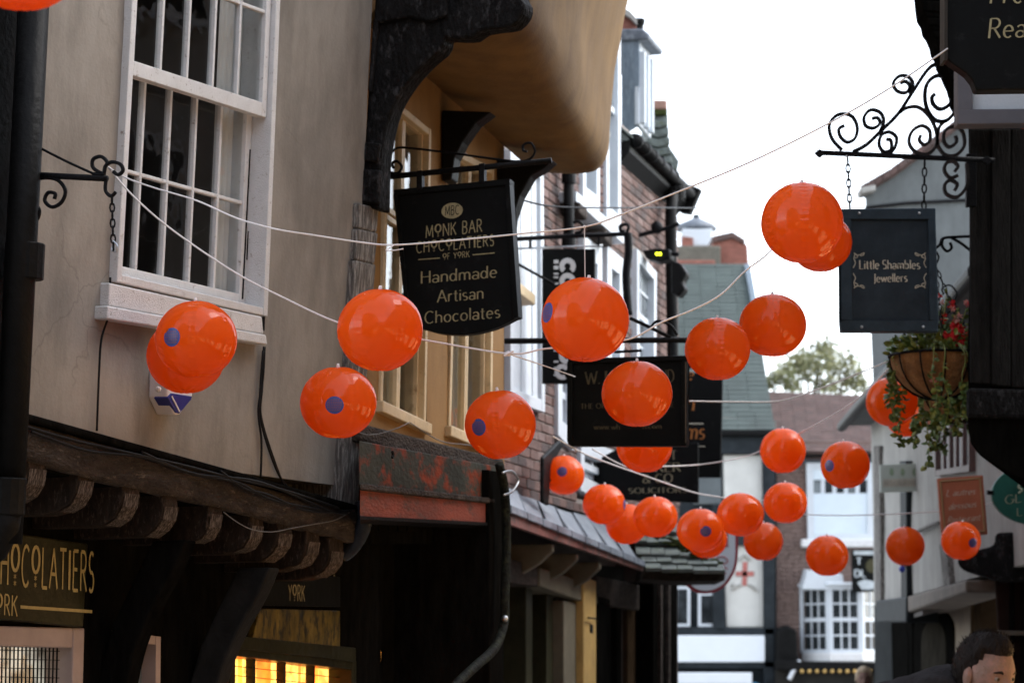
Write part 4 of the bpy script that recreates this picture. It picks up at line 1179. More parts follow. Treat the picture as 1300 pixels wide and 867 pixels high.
# ================================================================== HANGING SIGNS, LEFT SIDE
SB = perp(YW, 497, 225)
ms = thing('hanging_sign', SB.hit(580, 330), 'black chocolate shop sign with gold lettering hung from the corner post by the ochre house', 'sign')
bd = [(500, 242), (646, 228), (652, 320), (658, 401)] + crv([(658, 402), (635, 414), (609, 422), (583, 425), (557, 423), (538, 418), (517, 414)], 3) + [(511, 350)]
bo = MB().slab(SB, bd, 0, -.06).build('board', M['sign_black'], ms, bevel=.005)
mb = MB()
for p in ([(500, 241), (647, 227), (647, 234), (500, 248)], [(641, 234), (647, 234), (658, 402), (652, 404)], [(500, 248), (505, 248), (521, 414), (516, 413)]):
    mb.slab(SB, p, .014, -.065)
mb.build('frame', M['sign_black'], ms, bevel=.004)
mb = MB(); flat(mb, SB, [(574 + 13.6 * math.cos(t / 24 * 6.2832), 267.6 + 10 * math.sin(t / 24 * 6.2832) - .9 * math.cos(t / 24 * 6.2832)) for t in range(24)], .003)
txt(mb, SB, 'MONK BAR', (540.4, 302.5), (612, 294), 16, 'nouveau', .003)
txt(mb, SB, 'CHOCOLATIERS', (528.5, 321.5), (627, 312), 14.5, 'nouveau', .003)
txt(mb, SB, 'OF YORK', (562, 330), (596, 326.5), 8, 'nouveau', .003)
flat(mb, SB, [(531, 329), (558.5, 327), (558.5, 328.3), (531, 330.3)], .003); flat(mb, SB, [(600, 323), (628, 320.5), (628, 321.8), (600, 324.3)], .003)
txt(mb, SB, 'Handmade', (534, 360), (631, 352), 15.5, 'human', .003)
txt(mb, SB, 'Artisan', (555, 384), (614, 379), 15.5, 'human', .003)
txt(mb, SB, 'Chocolates', (539, 411), (635, 403), 15.5, 'human', .003)
mb.build('lettering', M['old_gold'], bo, keep=True)
mb = MB(); txt(mb, SB, 'MBC', (565, 274), (583, 272), 12, 'nouveau', .005); mb.build('monogram', M['sign_black'], bo, keep=True)
MB().tube([SB.hit(489, 225), SB.hit(600, 214), SB.hit(700, 204)], .014, 8).build('arm', M['iron'], ms, smooth=True)
MB().tube(pts_px(SB, [(492, 205), (496, 196), (505, 188), (528, 189), (577, 195), (635, 203), (661, 205), (674, 201), (679, 192), (674, 182), (665, 184), (664, 191), (669, 193)]), .006, 6).build('top_scroll', M['iron'], ms, smooth=True)
MB().tube(pts_px(SB, [(495, 219), (505, 220), (510, 212), (504, 205), (498, 208), (500, 214)]), .007, 6).build('scroll', M['iron'], ms, smooth=True)
for x, y in ((532, 219), (611, 210)):
    MB().slab(SB, [(x - 3.5, y - 2), (x + 3.5, y - 3), (x + 3.5, y + 22), (x - 3.5, y + 23)], .02, -.03).build('hanger', M['iron'], ms, bevel=.003)

CS = perp(BW, 665, 400)
cs = thing('hanging_sign', CS.hit(722, 400), 'tall black banner sign with large white letters turned on their side', 'sign')
bo = MB().slab(CS, [(688, 316), (755, 316), (755, 487), (688, 487)], 0, -.04).build('board', M['sign_black'], cs, bevel=.004)
mb = MB()
def ringpx(mb, cx, cy, ro, ri, d0, d1, pl, k=.002, sx=1):
    n = 18; b = len(mb.v)
    for i in range(n + 1):
        t = math.radians(d0 + (d1 - d0) * i / n)
        mb.v += [pl.hit(cx + ro * sx * math.cos(t), cy + ro * math.sin(t), k), pl.hit(cx + ri * sx * math.cos(t), cy + ri * math.sin(t), k)]
    for i in range(n): mb.f.append([b + 2 * i, b + 2 * i + 1, b + 2 * i + 3, b + 2 * i + 2])
ringpx(mb, 720.5, 338, 10.5, 4, 130, 410, CS); ringpx(mb, 720.5, 357, 10.5, 4, 0, 360, CS)
ringpx(mb, 720, 380, 10.5, 4, 0, 180, CS); flat(mb, CS, [(709.5, 400), (716, 400), (716, 440), (709.5, 440)]); ringpx(mb, 720, 452, 10.5, 4, 0, 360, CS); ringpx(mb, 714, 472, 10, 4, 60, 330, CS)
for y in (330, 337.5, 346.5, 351, 359, 374, 390, 398, 430, 444, 458, 466, 475):
    flat(mb, CS, [(703, y), (709, y), (709, y + (4.5 if y in (330, 337.5) else 2.2)), (703, y + (4.5 if y in (330, 337.5) else 2.2))])
mb.build('lettering', mat('white_print', (.62, .62, .62), .6, .05), bo, keep=True)
BM = perp(BW, 652, 303)
MB().tube([BM.hit(650, 304), BM.hit(720, 300), BM.hit(797, 297)], .017, 8).build('arm', M['iron'], cs, smooth=True)
MB().tube([BM.hit(652, 316), BM.hit(765, 312)], .009, 6).build('rail', M['steel'], cs, smooth=True)
for x, y in ((673, 303), (760, 300)): MB().tube([BM.hit(x, y), BM.hit(x, y + 13)], .011, 6).build('hanger', M['iron'], cs)
for p in ([(795, 298), (798, 288), (794, 285), (788, 287), (788, 293), (793, 294)], [(728, 283), (734, 281), (740, 287), (737, 295), (730, 296)]):
    MB().tube(pts_px(BM, p), .013, 6).build('scroll', M['iron'], cs, smooth=True)
MB().tube(pts_px(BM, [(797, 296), (798, 320), (795, 350), (798, 400)]), .03, 8).build('post', M['iron'], cs, smooth=True)
MB().tube([BM.hit(648, 330), BM.hit(704, 361)], .012, 6).build('stay', M['iron'], cs, smooth=True)
MB().tube(pts_px(BM, [(641, 283), (650, 277), (657, 274), (656, 282), (652, 284)]), .008, 6).build('scroll', M['iron'], cs, smooth=True)

WS = perp(YW, 644, 432)
ws = thing('hanging_sign', WS.hit(796, 510), 'large square black sign with faded gold letters below a long straight bracket', 'sign')
bo = MB().slab(WS, [(722, 456), (870, 452), (870, 565), (722, 565)], 0, -.05).build('board', M['sign_black'], ws, bevel=.004)
mb = MB()
for p in ([(721, 455), (871, 451), (871, 457), (721, 461)], [(721, 559), (871, 559), (871, 566), (721, 566)], [(721, 461), (727, 461), (727, 559), (721, 559)], [(865, 457), (871, 457), (871, 559), (865, 559)]):
    mb.slab(WS, p, .02, -.055)
mb.build('frame', M['sign_black'], ws, bevel=.005)
mb = MB(); flat(mb, WS, [(870, 459), (871.3, 459), (871.3, 562), (870, 562)], .022); mb.build('frame_edge', mat('tan_edge', (.12, .095, .07), .7), ws, keep=True)
mb = MB()
txt(mb, WS, 'W.', (743, 488), (762, 487), 16, 'serif', .003); txt(mb, WS, 'H', (768, 487), (782, 486), 16, 'serif', .003); txt(mb, WS, 'OND', (826, 486), (856, 485), 16, 'serif', .003)
txt(mb, WS, 'THE ORI', (737, 519), (771, 518), 6.5, 'serif', .003); txt(mb, WS, 'STORE', (832, 517), (856, 517), 6.5, 'serif', .003)
txt(mb, WS, 'www.wh', (754, 545), (787, 545), 6.5, 'serif', .003); txt(mb, WS, 'n.com', (816, 544), (840, 544), 6.5, 'serif', .003)
mb.build('lettering', mat('dull_bronze_paint', (.075, .058, .026), .6, .3, 30), bo, keep=True)
MB().tube([WS.hit(641, 433), WS.hit(874, 431.5)], .016, 8).build('arm', M['iron'], ws, smooth=True)
MB().tube([WS.hit(780, 447), WS.hit(814, 445)], .008, 6).build('short_rod', M['iron'], ws)
MB().tube([WS.hit(800, 404), WS.hit(826, 416), WS.hit(852, 429)], .011, 6).build('stay', M['iron'], ws, smooth=True)
MB().tube(pts_px(WS, [(826, 416), (834, 408), (850, 412), (860, 425)]), .008, 6).build('scroll', M['iron'], ws, smooth=True)
for x in (745, 850): MB().tube([WS.hit(x, 432), WS.hit(x, 456)], .009, 6).build('hanger', M['iron'], ws)

TS = perp(BW, 800, 500)
ts = thing('hanging_sign', TS.hit(890, 540), 'black sign with orange italic letters half hidden behind the large square sign', 'sign')
bo = MB().slab(TS, [(838, 472), (917, 474), (914, 606), (838, 606)], 0, -.05).build('board', M['sign_black'], ts, bevel=.004)
mb = MB(); txt(mb, TS, 'n', (871, 521), (881, 521), 20, 'serif', .003, .15); txt(mb, TS, 'ms', (870, 557), (894, 557), 20, 'serif', .003, .15); txt(mb, TS, 'e', (872, 482), (880, 482), 16, 'serif', .003, .15)
mb.build('lettering', mat('burnt_orange_print', (.36, .12, .02), .6, .2), bo, keep=True)
mb = MB(); flat(mb, TS, [(872, 537), (893, 537), (893, 538.5), (872, 538.5)], .003); flat(mb, TS, [(872, 566), (895, 566), (895, 567), (872, 567)], .003); mb.build('rule', M['cream_ink'], bo, keep=True)
MB().tube([TS.hit(800, 466), TS.hit(920, 466)], .014, 8).build('arm', M['iron'], ts)
KS = perp(BW, 760, 600)
ks = thing('hanging_sign', KS.hit(830, 610), 'wide black solicitors sign with cream capitals behind the small balls', 'sign')
bo = MB().slab(KS, [(742, 592), (790, 566), (886, 562), (886, 638), (742, 632)], 0, -.05).build('board', M['sign_black'], ks, bevel=.004)
mb = MB(); txt(mb, KS, 'T', (851, 583), (859, 583), 11, 'serif', .003); txt(mb, KS, 'KER', (832, 599), (864, 598), 11, 'serif', .003)
txt(mb, KS, '& CO', (816, 613), (854, 612), 11, 'serif', .003); txt(mb, KS, 'SOLICITORS', (798, 626), (872, 625), 6.5, 'serif', .003)
mb.build('lettering', mat('buff_print', (.22, .185, .115), .6, .2), bo, keep=True)
rs = thing('hanging_sign', at(905, 750, 23.5), 'rounded white sign with a crimson rim beside the mossy roof end', 'sign')
rp_ = FP(23.5)
poly = [(868, 690), (868, 738)] + crv([(870, 742), (885, 752), (905, 752), (922, 742), (934, 722), (937, 700)], 4) + [(937, 664), (868, 664)]
bo = MB().slab(rp_, poly, 0, -.05).build('rim', M['red_rim'], rs)
cx_, cy_ = 902, 706
bo = MB().slab(rp_, [(cx_ + (x - cx_) * .90, cy_ + (y - cy_) * .92) for x, y in poly], .01, .0).build('board', M['shop_white'], rs)
mb = MB(); txt(mb, rp_, 'I', (921, 694), (925, 694), 20, 'serif', .014)
for p in ([(906, 712), (912, 707), (920, 707), (924, 712), (918, 716), (911, 715)], [(904, 722), (914, 718), (924, 722)], [(909, 729), (916, 726), (922, 728)]): mb.tube(pts_px(rp_, p, .013), .006, 4)
mb.build('scrollwork', mat('faded_red_print', (.45, .16, .18), .6), bo)

# ================================================================== RIGHT SIDE: DARK TIMBER HOUSE AND SIGNS
DH = FP(13.7)
dh = thing('timber_house', (3.6, 15, 0), 'near black timber house with rounded jetty at the right edge behind the hanging baskets', 'house')
x0 = DH.huv(1231, 300)[0]; zt = 9.0
zb = DH.hit(1231, 535).z
mb = MB()
pr_ = [(1229, 148), (1231, 300), (1230, 380), (1228, 440), (1229, 500), (1228, 540)] + crv([(1232, 562), (1244, 578), (1262, 590), (1284, 602), (1310, 614)], 3)
poly = [DH.hit(x, y) for x, y in pr_] + [DH.hit(1700, 614), DH.hit(1700, 148)]
mb.ext(poly, V((.96, 3.2, 0))); mb.build('wall', M['black_matte'], dh, bevel=.01)
for i, (xa, xb) in enumerate(((1232, 1258), (1259, 1283), (1284, 1330))):
    MB().slab(DH, [(xa, 164), (xb, 164), (xb, 488 + 3 * i), (xa, 486 + 3 * i)], .02 + .012 * (i % 2), -.02).build('plank', mat('charred_oak_%s' % 'abc'[i], (.016, .0145, .013), .8, .6, 4, 1.0, 16, stretch=(9, 9, 1.2), col2=(.035, .03, .026), c2amt=.36), dh, bevel=.008)
MB().slab(DH, [(1229, 492), (1400, 496), (1400, 532), (1229, 530)], .05, -.02).build('beam', M['old_oak'], dh, bevel=.02)
MB().slab(DH, [(1227, 195), (1240, 195), (1240, 262), (1227, 262)], .035, -.01).build('plate', M['iron'], dh, bevel=.004)
xg = DH.huv(1252, 600)[0] + .3
mb = MB(); mb.ext([V((xg, 14.0, 0)), V((7, 14.0, 0)), V((7, 14.0, zb + .1)), V((xg, 14.0, zb + .1))], V((.84, 2.8, 0))); mb.build('ground_floor', M['black_matte'], dh)
sc_pts = [(1168, -30), (1171, 0), (1173, 14), (1178, 22), (1180, 32), (1185, 39), (1189, 48), (1191, 58), (1196, 66), (1198, 76), (1203, 84), (1207, 94), (1211, 102), (1214, 112), (1216, 125)]
ub = thing('scalloped_eave', at(1200, 100, 13.2), 'black scalloped eave board leaning against the sky at the top right', 'eave board')
UP = FP(13.25)
mb = MB(); mb.ext([UP.hit(x, y) for x, y in sc_pts] + [UP.hit(1225, 140), UP.hit(1340, 140), UP.hit(1340, -60), UP.hit(1160, -60)], V((0, .25, 0))); mb.build('board', M['black_matte'], ub)
for i in range(len(sc_pts) - 1):
    (xa, ya), (xb, yb) = sc_pts[i], sc_pts[i + 1]
    MB().slab(UP, [(xa - .8, ya), (xb - .8, yb), (xb + 34, yb + 2), (xa + 34, ya + 2)], .03 + .012 * (i % 2), .002).build('tile', M['black_matte'], ub, bevel=.01)
ds = FP(12.9)
dsn = thing('lettered_sign', at(1260, 100, 9), 'big blurred black board with gold script at the top right corner', 'sign')
RS = FP(9.6)
bo = MB().slab(RS, [(1201, -60), (1201, 74), (1208, 80), (1217, 86), (1228, 94), (1235, 103), (1240, 115), (1400, 113), (1400, -60)], 0, -.08).build('board', M['sign_black'], dsn, bevel=.006)
MB().slab(RS, [(1199, -60), (1203, -60), (1203, 76), (1199, 76)], .02, -.085).build('edge', mat('dark_bronze_edge', (.035, .03, .025), .5), dsn)
mb = MB(); txt(mb, RS, 'Real', (1254, 49), (1308, 47), 26, 'human', .003, .12); txt(mb, RS, 'Fre', (1256, 5), (1299, 4), 28, 'human', .003, .12); mb.build('lettering', M['old_gold'], bo, keep=True)
lb = thing('sign_box', at(1260, 125, 11.5), 'grey framed white sign box under the gold script board', 'sign box')
LB = FP(11.4)
bo = MB().slab(LB, [(1234, 96), (1420, 96), (1420, 139), (1234, 139)], -.01, -.06).build('panel', M['white2'], lb)
for p in ([(1216, 84), (1235, 84), (1235, 140), (1216, 140)], [(1216, 139), (1420, 137), (1420, 156), (1216, 158)]):
    MB().slab(LB, p, .03, -.08).build('frame', mat('mauve_grey_frame', (.115, .11, .125), .5, .15, 6), lb, bevel=.005)
jp = FP(13.45)
js = thing('hanging_sign', jp.hit(1128, 340), 'slate blue jewellers sign on chains below a scrolled iron bracket', 'sign')
bo = MB().slab(jp, [(1068, 266), (1187, 265), (1190, 420), (1069, 420)], 0, -.05).build('board', M['sign_blueblack'], js, bevel=.003)
mb = MB()
for p in ([(1067, 265), (1188, 264), (1188, 278), (1067, 278)], [(1068, 407), (1191, 407), (1191, 421), (1068, 421)], [(1067, 278), (1081, 278), (1082, 407), (1068, 407)], [(1178, 278), (1188, 278), (1191, 407), (1180, 407)]):
    mb.slab(jp, p, .022, -.055)
mb.build('frame', M['sign_frame'], js, bevel=.006)
for x, y in ((1091, 271), (1167, 271), (1094, 415), (1172, 415)): MB().ball(jp.hit(x, y, .024), .008, nu=8, nv=6).build('bolt', M['steel'], js)
mb = MB()
txt(mb, jp, 'Little Shambles', (1091, 341.5), (1168, 341.5), 11.5, 'serif', .003); txt(mb, jp, 'Jewellers', (1109, 358.5), (1152, 357.5), 11, 'serif', .003)
for sx, sy, ox, oy in ((1, 1, 1083, 320), (-1, 1, 1176, 320), (1, -1, 1083, 367), (-1, -1, 1176, 367)):
    for p in ([(0, 20), (3, 14), (1, 8), (3, 2)], [(1, 1), (5, 4), (10, 3), (14, 1), (13, 4), (9, 5)], [(2, 8), (6, 6), (4, 3)]):
        q = crv([(ox + sx * a, oy + sy * b) for a, b in p], 3)
        mb.tube([jp.hit(x, y, .002) for x, y in q], .0022, 4)
mb.build('lettering', M['cream_ink'], bo)
MB().tube([jp.hit(1037, 194), jp.hit(1130, 198), jp.hit(1262, 204)], .015, 8).build('arm', M['iron'], js, smooth=True)
MB().slab(jp, [(1034, 194), (1041, 189), (1048, 195), (1041, 200)], .015, -.015).build('arm_point', M['iron'], js, bevel=.003)
MB().slab(jp, [(1244, 203), (1253, 198), (1262, 204), (1253, 209)], .015, -.015).build('arm_point', M['iron'], js, bevel=.003)
SCR = ([(1083, 193), (1100, 184), (1119, 166), (1140, 145), (1158, 118), (1176, 91), (1188, 82), (1202, 83), (1212, 98), (1216, 122), (1212, 142), (1200, 154), (1185, 151), (1175, 132), (1176, 109), (1188, 97), (1203, 100), (1210, 115), (1206, 132), (1194, 139), (1185, 133), (1183, 124), (1187, 120)],
    [(1069, 191), (1056, 176), (1053, 158), (1064, 146), (1080, 147), (1088, 160), (1086, 175), (1076, 181), (1067, 174), (1065, 164), (1072, 160)],
    [(1117, 167), (1122, 154), (1117, 143), (1105, 140), (1097, 149), (1099, 160), (1109, 163), (1117, 157), (1114, 150), (1107, 151)],
    [(1153, 118), (1159, 107), (1153, 98), (1142, 97), (1134, 106), (1139, 116), (1150, 118), (1155, 110), (1150, 104), (1143, 106)],
    [(1128, 197), (1136, 188), (1138, 175), (1129, 168), (1119, 172), (1116, 184), (1122, 193), (1131, 190), (1131, 179), (1125, 177)],
    [(1140, 145), (1152, 137), (1167, 137), (1181, 150), (1189, 169), (1188, 186), (1177, 196), (1162, 193), (1154, 181), (1158, 167), (1170, 160), (1180, 166), (1180, 179), (1173, 184), (1167, 178), (1169, 172)],
    [(1200, 154), (1192, 163), (1190, 183), (1200, 197), (1214, 197), (1224, 185), (1222, 168), (1212, 161), (1200, 166), (1198, 179), (1205, 187), (1214, 181), (1213, 173)],
    [(1227, 208), (1228, 234), (1216, 250), (1202, 247), (1199, 236), (1206, 229), (1215, 234), (1212, 242)],
    [(1216, 223), (1206, 226), (1199, 217), (1201, 208), (1209, 205), (1216, 211), (1212, 218)])
for i, p in enumerate(SCR):
    MB().ribbon(pts_px(jp, p, 0, 5), jp, .026, .017 if i else .020).build('scroll', M['rust_iron'] if i > 4 else M['iron'], js)
for (xa, ya), (xb, yb) in (((1076, 200), (1079, 266)), ((1174, 203), (1173, 266))):
    mb = MB(); chain(mb, jp.hit(xa, ya), jp.hit(xb, yb), .055, .0045, .012); mb.build('chain', M['iron'], js)

# hanging flower baskets behind the dark house
def basket(cx, cy, d, label, seed, plants=True):
    r_ = random.Random(seed); c = at(cx, cy, d)
    hb = thing('flower_basket', c - V((0, 0, .26)), label, 'flower basket', 'flower baskets by the dark timber house')
    rad = .265; mb = MB(); nu, nv = 28, 9
    for i in range(nv + 1):
        th = math.pi / 2 * i / nv
        for j in range(nu):
            ph = 2 * math.pi * j / nu; e = 1 + .03 * noise.noise(V((math.cos(ph) * 3, math.sin(ph) * 3, th * 3 + seed)))
            mb.v.append(c + V((rad * e * math.cos(th) * math.cos(ph), rad * e * math.cos(th) * math.sin(ph), -.245 * e * math.sin(th))))
    for i in range(nv):
        for j in range(nu):
            j2 = (j + 1) % nu; mb.f.append([i * nu + j, i * nu + j2, (i + 1) * nu + j2, (i + 1) * nu + j])
    mb.build('liner', M['coir'], hb, smooth=True)
    mb = MB()
    for j in range(12):
        ph = 2 * math.pi * j / 12
        mb.tube([c + V((rad * 1.03 * math.cos(t) * math.cos(ph), rad * 1.03 * math.cos(t) * math.sin(ph), -.25 * math.sin(t))) for t in [math.pi / 2 * k / 8 for k in range(9)]], .005, 5)
    mb.tube([c + V((rad * 1.03 * math.cos(t), rad * 1.03 * math.sin(t), 0)) for t in [2 * math.pi * k / 28 for k in range(29)]], .008, 6)
    mb.build('iron_cage', M['iron'], hb, smooth=True)
    top = c + V((.0, 0, .52))
    mb = MB()
    for j in range(3):
        ph = 2 * math.pi * j / 3 + 2.6; chain(mb, c + V((rad * math.cos(ph), rad * math.sin(ph), 0)), top, .05, .003, .009)
    mb.build('chain', M['iron'], hb)
    MB().tube(crv([top, top + V((.02, 0, .05)), top + V((-.02, 0, .10)), top + V((-.07, 0, .08)), top + V((-.06, 0, .04))], 4), .006, 6).build('hook', M['iron'], hb, smooth=True)
    lv = [MB(), MB()]; fl = [MB(), MB()]; st = MB()
    def leaf(m, p, d_, s):
        d_ = d_.normalized(); sd = d_.cross(V((r_.uniform(-1, 1), r_.uniform(-1, 1), r_.uniform(-1, 1)))).normalized(); up = d_.cross(sd) * s * .18
        b = len(m.v); m.v += [p, p + d_ * s * .35 + sd * s * .36, p + d_ * s * .75 + sd * s * .27, p + d_ * s, p + d_ * s * .75 - sd * s * .27, p + d_ * s * .35 - sd * s * .36, p + d_ * s * .5 + up]
        for i in range(6): m.f.append([b + i, b + (i + 1) % 6, b + 6])
    def flower(m, p, s):
        for i in range(5):
            a = 2 * math.pi * i / 5 + r_.random(); d_ = V((math.cos(a), -.5 + .3 * r_.random(), math.sin(a)))
            leaf(m, p, d_, s)
    for i in range(330):       # mound
        ph = r_.uniform(0, 6.28); q = r_.random() ** .5
        p = c + V((rad * 1.0 * q * math.cos(ph), rad * 1.1 * q * math.sin(ph), r_.uniform(.01, .20) * (1.1 - q * .7)))
        leaf(lv[r_.random() < .3], p, V((math.cos(ph), math.sin(ph), r_.uniform(-.05, 1.2))), r_.uniform(.03, .06))
    for i in range(26):        # stems standing up
        ph = r_.uniform(0, 6.28); q = r_.random() * rad * .8; a = c + V((q * math.cos(ph), q * math.sin(ph), .05)); b_ = a + V((r_.uniform(-.05, .08), r_.uniform(-.05, .05), r_.uniform(.12, .34)))
        st.tube([a, b_], .003, 4)
        for k in range(7): leaf(lv[r_.random() < .3], a.lerp(b_, r_.uniform(.3, 1)), V((r_.uniform(-1, 1), r_.uniform(-1, 1), r_.uniform(-.2, .8))), r_.uniform(.02, .045))
    for i in range(16):        # trailing stems
        ph = r_.uniform(0, 6.28); x = rad * math.cos(ph) * .8 + (.02 if cx < 1200 else 0); y = rad * math.sin(ph); L0 = r_.uniform(.25, .62) * (1 - .6 * abs(x + .02) / rad)
        a = c + V((x, y - .02, .02)); pp = [a + V((0, 0, .02)), a + V((x * .35, y * .35, -.04))] + [a + V((x * .35 + .015 * math.sin(k * 1.3 + i), y * .35, -.04 - L0 * k / 6)) for k in range(1, 7)]
        pp = crv(pp, 3); st.tube(pp, .0028, 4)
        for p in pp:
            for _ in range(3):
                if p.z > c.z - .20 and p.y < c.y + .05 and r_.random() < .86: continue
                leaf(lv[r_.random() < .3], p, V((r_.uniform(-1, 1), r_.uniform(-1, 1), r_.uniform(-1, .35))), r_.uniform(.028, .055))
    if plants:
        for i in range(17):
            p = c + V((r_.uniform(.0, .13), -.16 - .10 * r_.random(), r_.uniform(.04, .15))); flower(fl[0], p, r_.uniform(.026, .04))
        for i in range(14):
            p = c + V((r_.uniform(-.02, .22), -.06 - .1 * r_.random(), r_.uniform(.14, .33))); flower(fl[r_.random() < .6], p, r_.uniform(.018, .03))
        for i in range(8):
            p = c + V((r_.uniform(-.12, .16), -.22, r_.uniform(-.45, -.05))); flower(fl[1], p, r_.uniform(.012, .02))
    tag(lv[0].build('foliage', M['leaf'], hb, keep=True), kind='stuff'); tag(lv[1].build('young_foliage', M['leaf2'], hb, keep=True), kind='stuff')
    tag(st.build('stems', M['leaf2'], hb, keep=True), kind='stuff')
    if plants:
        tag(fl[0].build('red_flowers', M['red_flower'], hb, keep=True), kind='stuff'); tag(fl[1].build('pink_flowers', M['pink_flower'], hb, keep=True), kind='stuff')
    return hb
basket(1190, 452, 14.15, 'nearer hanging flower basket with scarlet flowers and trailing leaves beside the dark house', 3)
basket(1213, 487, 15.6, 'farther hanging basket half hidden behind the flowering one', 8, False)
bb = thing('wall_bracket', at(1205, 305, 14.4), 'thin scrolled iron bracket above the hanging flower basket', 'bracket')
bp_ = FP(14.4)
for p in ([(1186, 316), (1193, 311), (1197, 303), (1212, 301), (1240, 300)], [(1208, 302), (1220, 309), (1232, 318), (1240, 322)], [(1197, 303), (1196, 312), (1202, 319), (1208, 315), (1206, 308)]):
    MB().tube(pts_px(bp_, p), .009, 6).build('rod', M['iron'], bb, smooth=True)

# ================================================================== ORANGE BALLS
def ball_mesh(seed, seamy):
    me = bpy.data.meshes.new('beach_ball'); nu, nv = 120, 64; rr = .15; vs, fs = [], []
    rd = random.Random(seed); ph0 = rd.random() * 6
    for i in range(nv + 1):
        th = math.pi * i / nv
        for j in range(nu):
            ph = 2 * math.pi * j / nu; s = (ph / (math.pi / 3)) % 1.0; ds = min(s, 1 - s) * math.pi / 3 * math.sin(th)
            r_ = rr
            r_ *= 1 - .010 * math.exp(-(ds / .05) ** 2) * math.sin(th)
            r_ += .0013 * seamy * math.sin(40 * th + ph0 + 1.2 * math.sin(5 * th)) * math.exp(-(ds / .10) ** 2) * (.35 + .65 * math.sin(th * .5 + .9) ** 4)
            pol = min(th, math.pi - th)
            r_ *= 1 - .045 * math.exp(-(pol / .16) ** 2) - .012 * math.exp(-(pol / .45) ** 2) * (.5 + .5 * math.cos(12 * ph))
            r_ += .0016 * noise.noise(V((math.sin(th) * math.cos(ph) * 2, math.sin(th) * math.sin(ph) * 2, math.cos(th) * 2 + seed)))
            vs.append((r_ * math.sin(th) * math.cos(ph), r_ * math.sin(th) * math.sin(ph), r_ * .965 * math.cos(th)))
    for i in range(nv):
        for j in range(nu):
            j2 = (j + 1) % nu; fs.append((i * nu + j, (i + 1) * nu + j, (i + 1) * nu + j2, i * nu + j2))
    me.from_pydata(vs, [], fs); me.materials.append(M['vinyl'])
    bm = bmesh.new(); bm.from_mesh(me); bmesh.ops.remove_doubles(bm, verts=bm.verts, dist=1e-5)
    for f in bm.faces: f.smooth = True
    bm.to_mesh(me); bm.free(); return me
BALLS = [ball_mesh(1, .5), ball_mesh(2, .9), ball_mesh(3, 1.8)]
def logo_meshes():
    def cap(pts2, h):
        # pts2 in angular units round local +X at 30 degrees between seams
        out = []
        for a, b in pts2:
            az = math.radians(30) + a; c = math.cos(b)
            out.append((h * c * math.cos(az), h * c * math.sin(az), h * .965 * math.sin(b)))
        return out
    vs, fs = [], []; n = 28
    vs += cap([(0, 0)], .1512)
    for k in range(1, 4):
        vs += cap([(.24 * k / 3 * math.cos(t), .24 * k / 3 * math.sin(t)) for t in [2 * math.pi * i / n for i in range(n)]], .1512)
    for i in range(n): fs.append((0, 1 + i, 1 + (i + 1) % n))
    for k in range(2):
        for i in range(n):
            a, b = 1 + k * n + i, 1 + k * n + (i + 1) % n; fs.append((a, a + n, b + n, b))
    m1 = bpy.data.meshes.new('logo'); m1.from_pydata(vs, [], fs); m1.materials.append(M['logo_blue'])
    vs, fs = [], []
    for row in range(5):
        y = .135 - .067 * row; hw = math.sqrt(max(0, .205 ** 2 - y * y)); x = -hw; rd = random.Random(row)
        while x < hw - .02:
            wd = rd.uniform(.025, .045); b = len(vs); hh = .023
            # small letter-like blocks with a gap in each
            vs += cap([(x, y - hh), (x + wd * .35, y - hh), (x + wd * .35, y + hh), (x, y + hh), (x + wd, y - hh), (x + wd, y - hh + .014), (x + wd, y + hh), (x + wd, y + hh - .014), (x + wd * .35, y - hh + .014), (x + wd * .35, y + hh - .014)], .1520)
            fs += [(b, b + 1, b + 2, b + 3), (b + 1, b + 4, b + 5, b + 8), (b + 9, b + 7, b + 6, b + 2)]; x += wd + .014
    m2 = bpy.data.meshes.new('logo_print'); m2.from_pydata(vs, [], fs); m2.materials.append(M['orange_ink'])
    return m1, m2
LOGO, PRINT = logo_meshes()
nub = MB(); nub.tube([V((0, 0, .136)), V((0, 0, .146)), V((0, 0, .156))], .006, 8, rfun=lambda q: .009 - .004 * q); nub_o = None

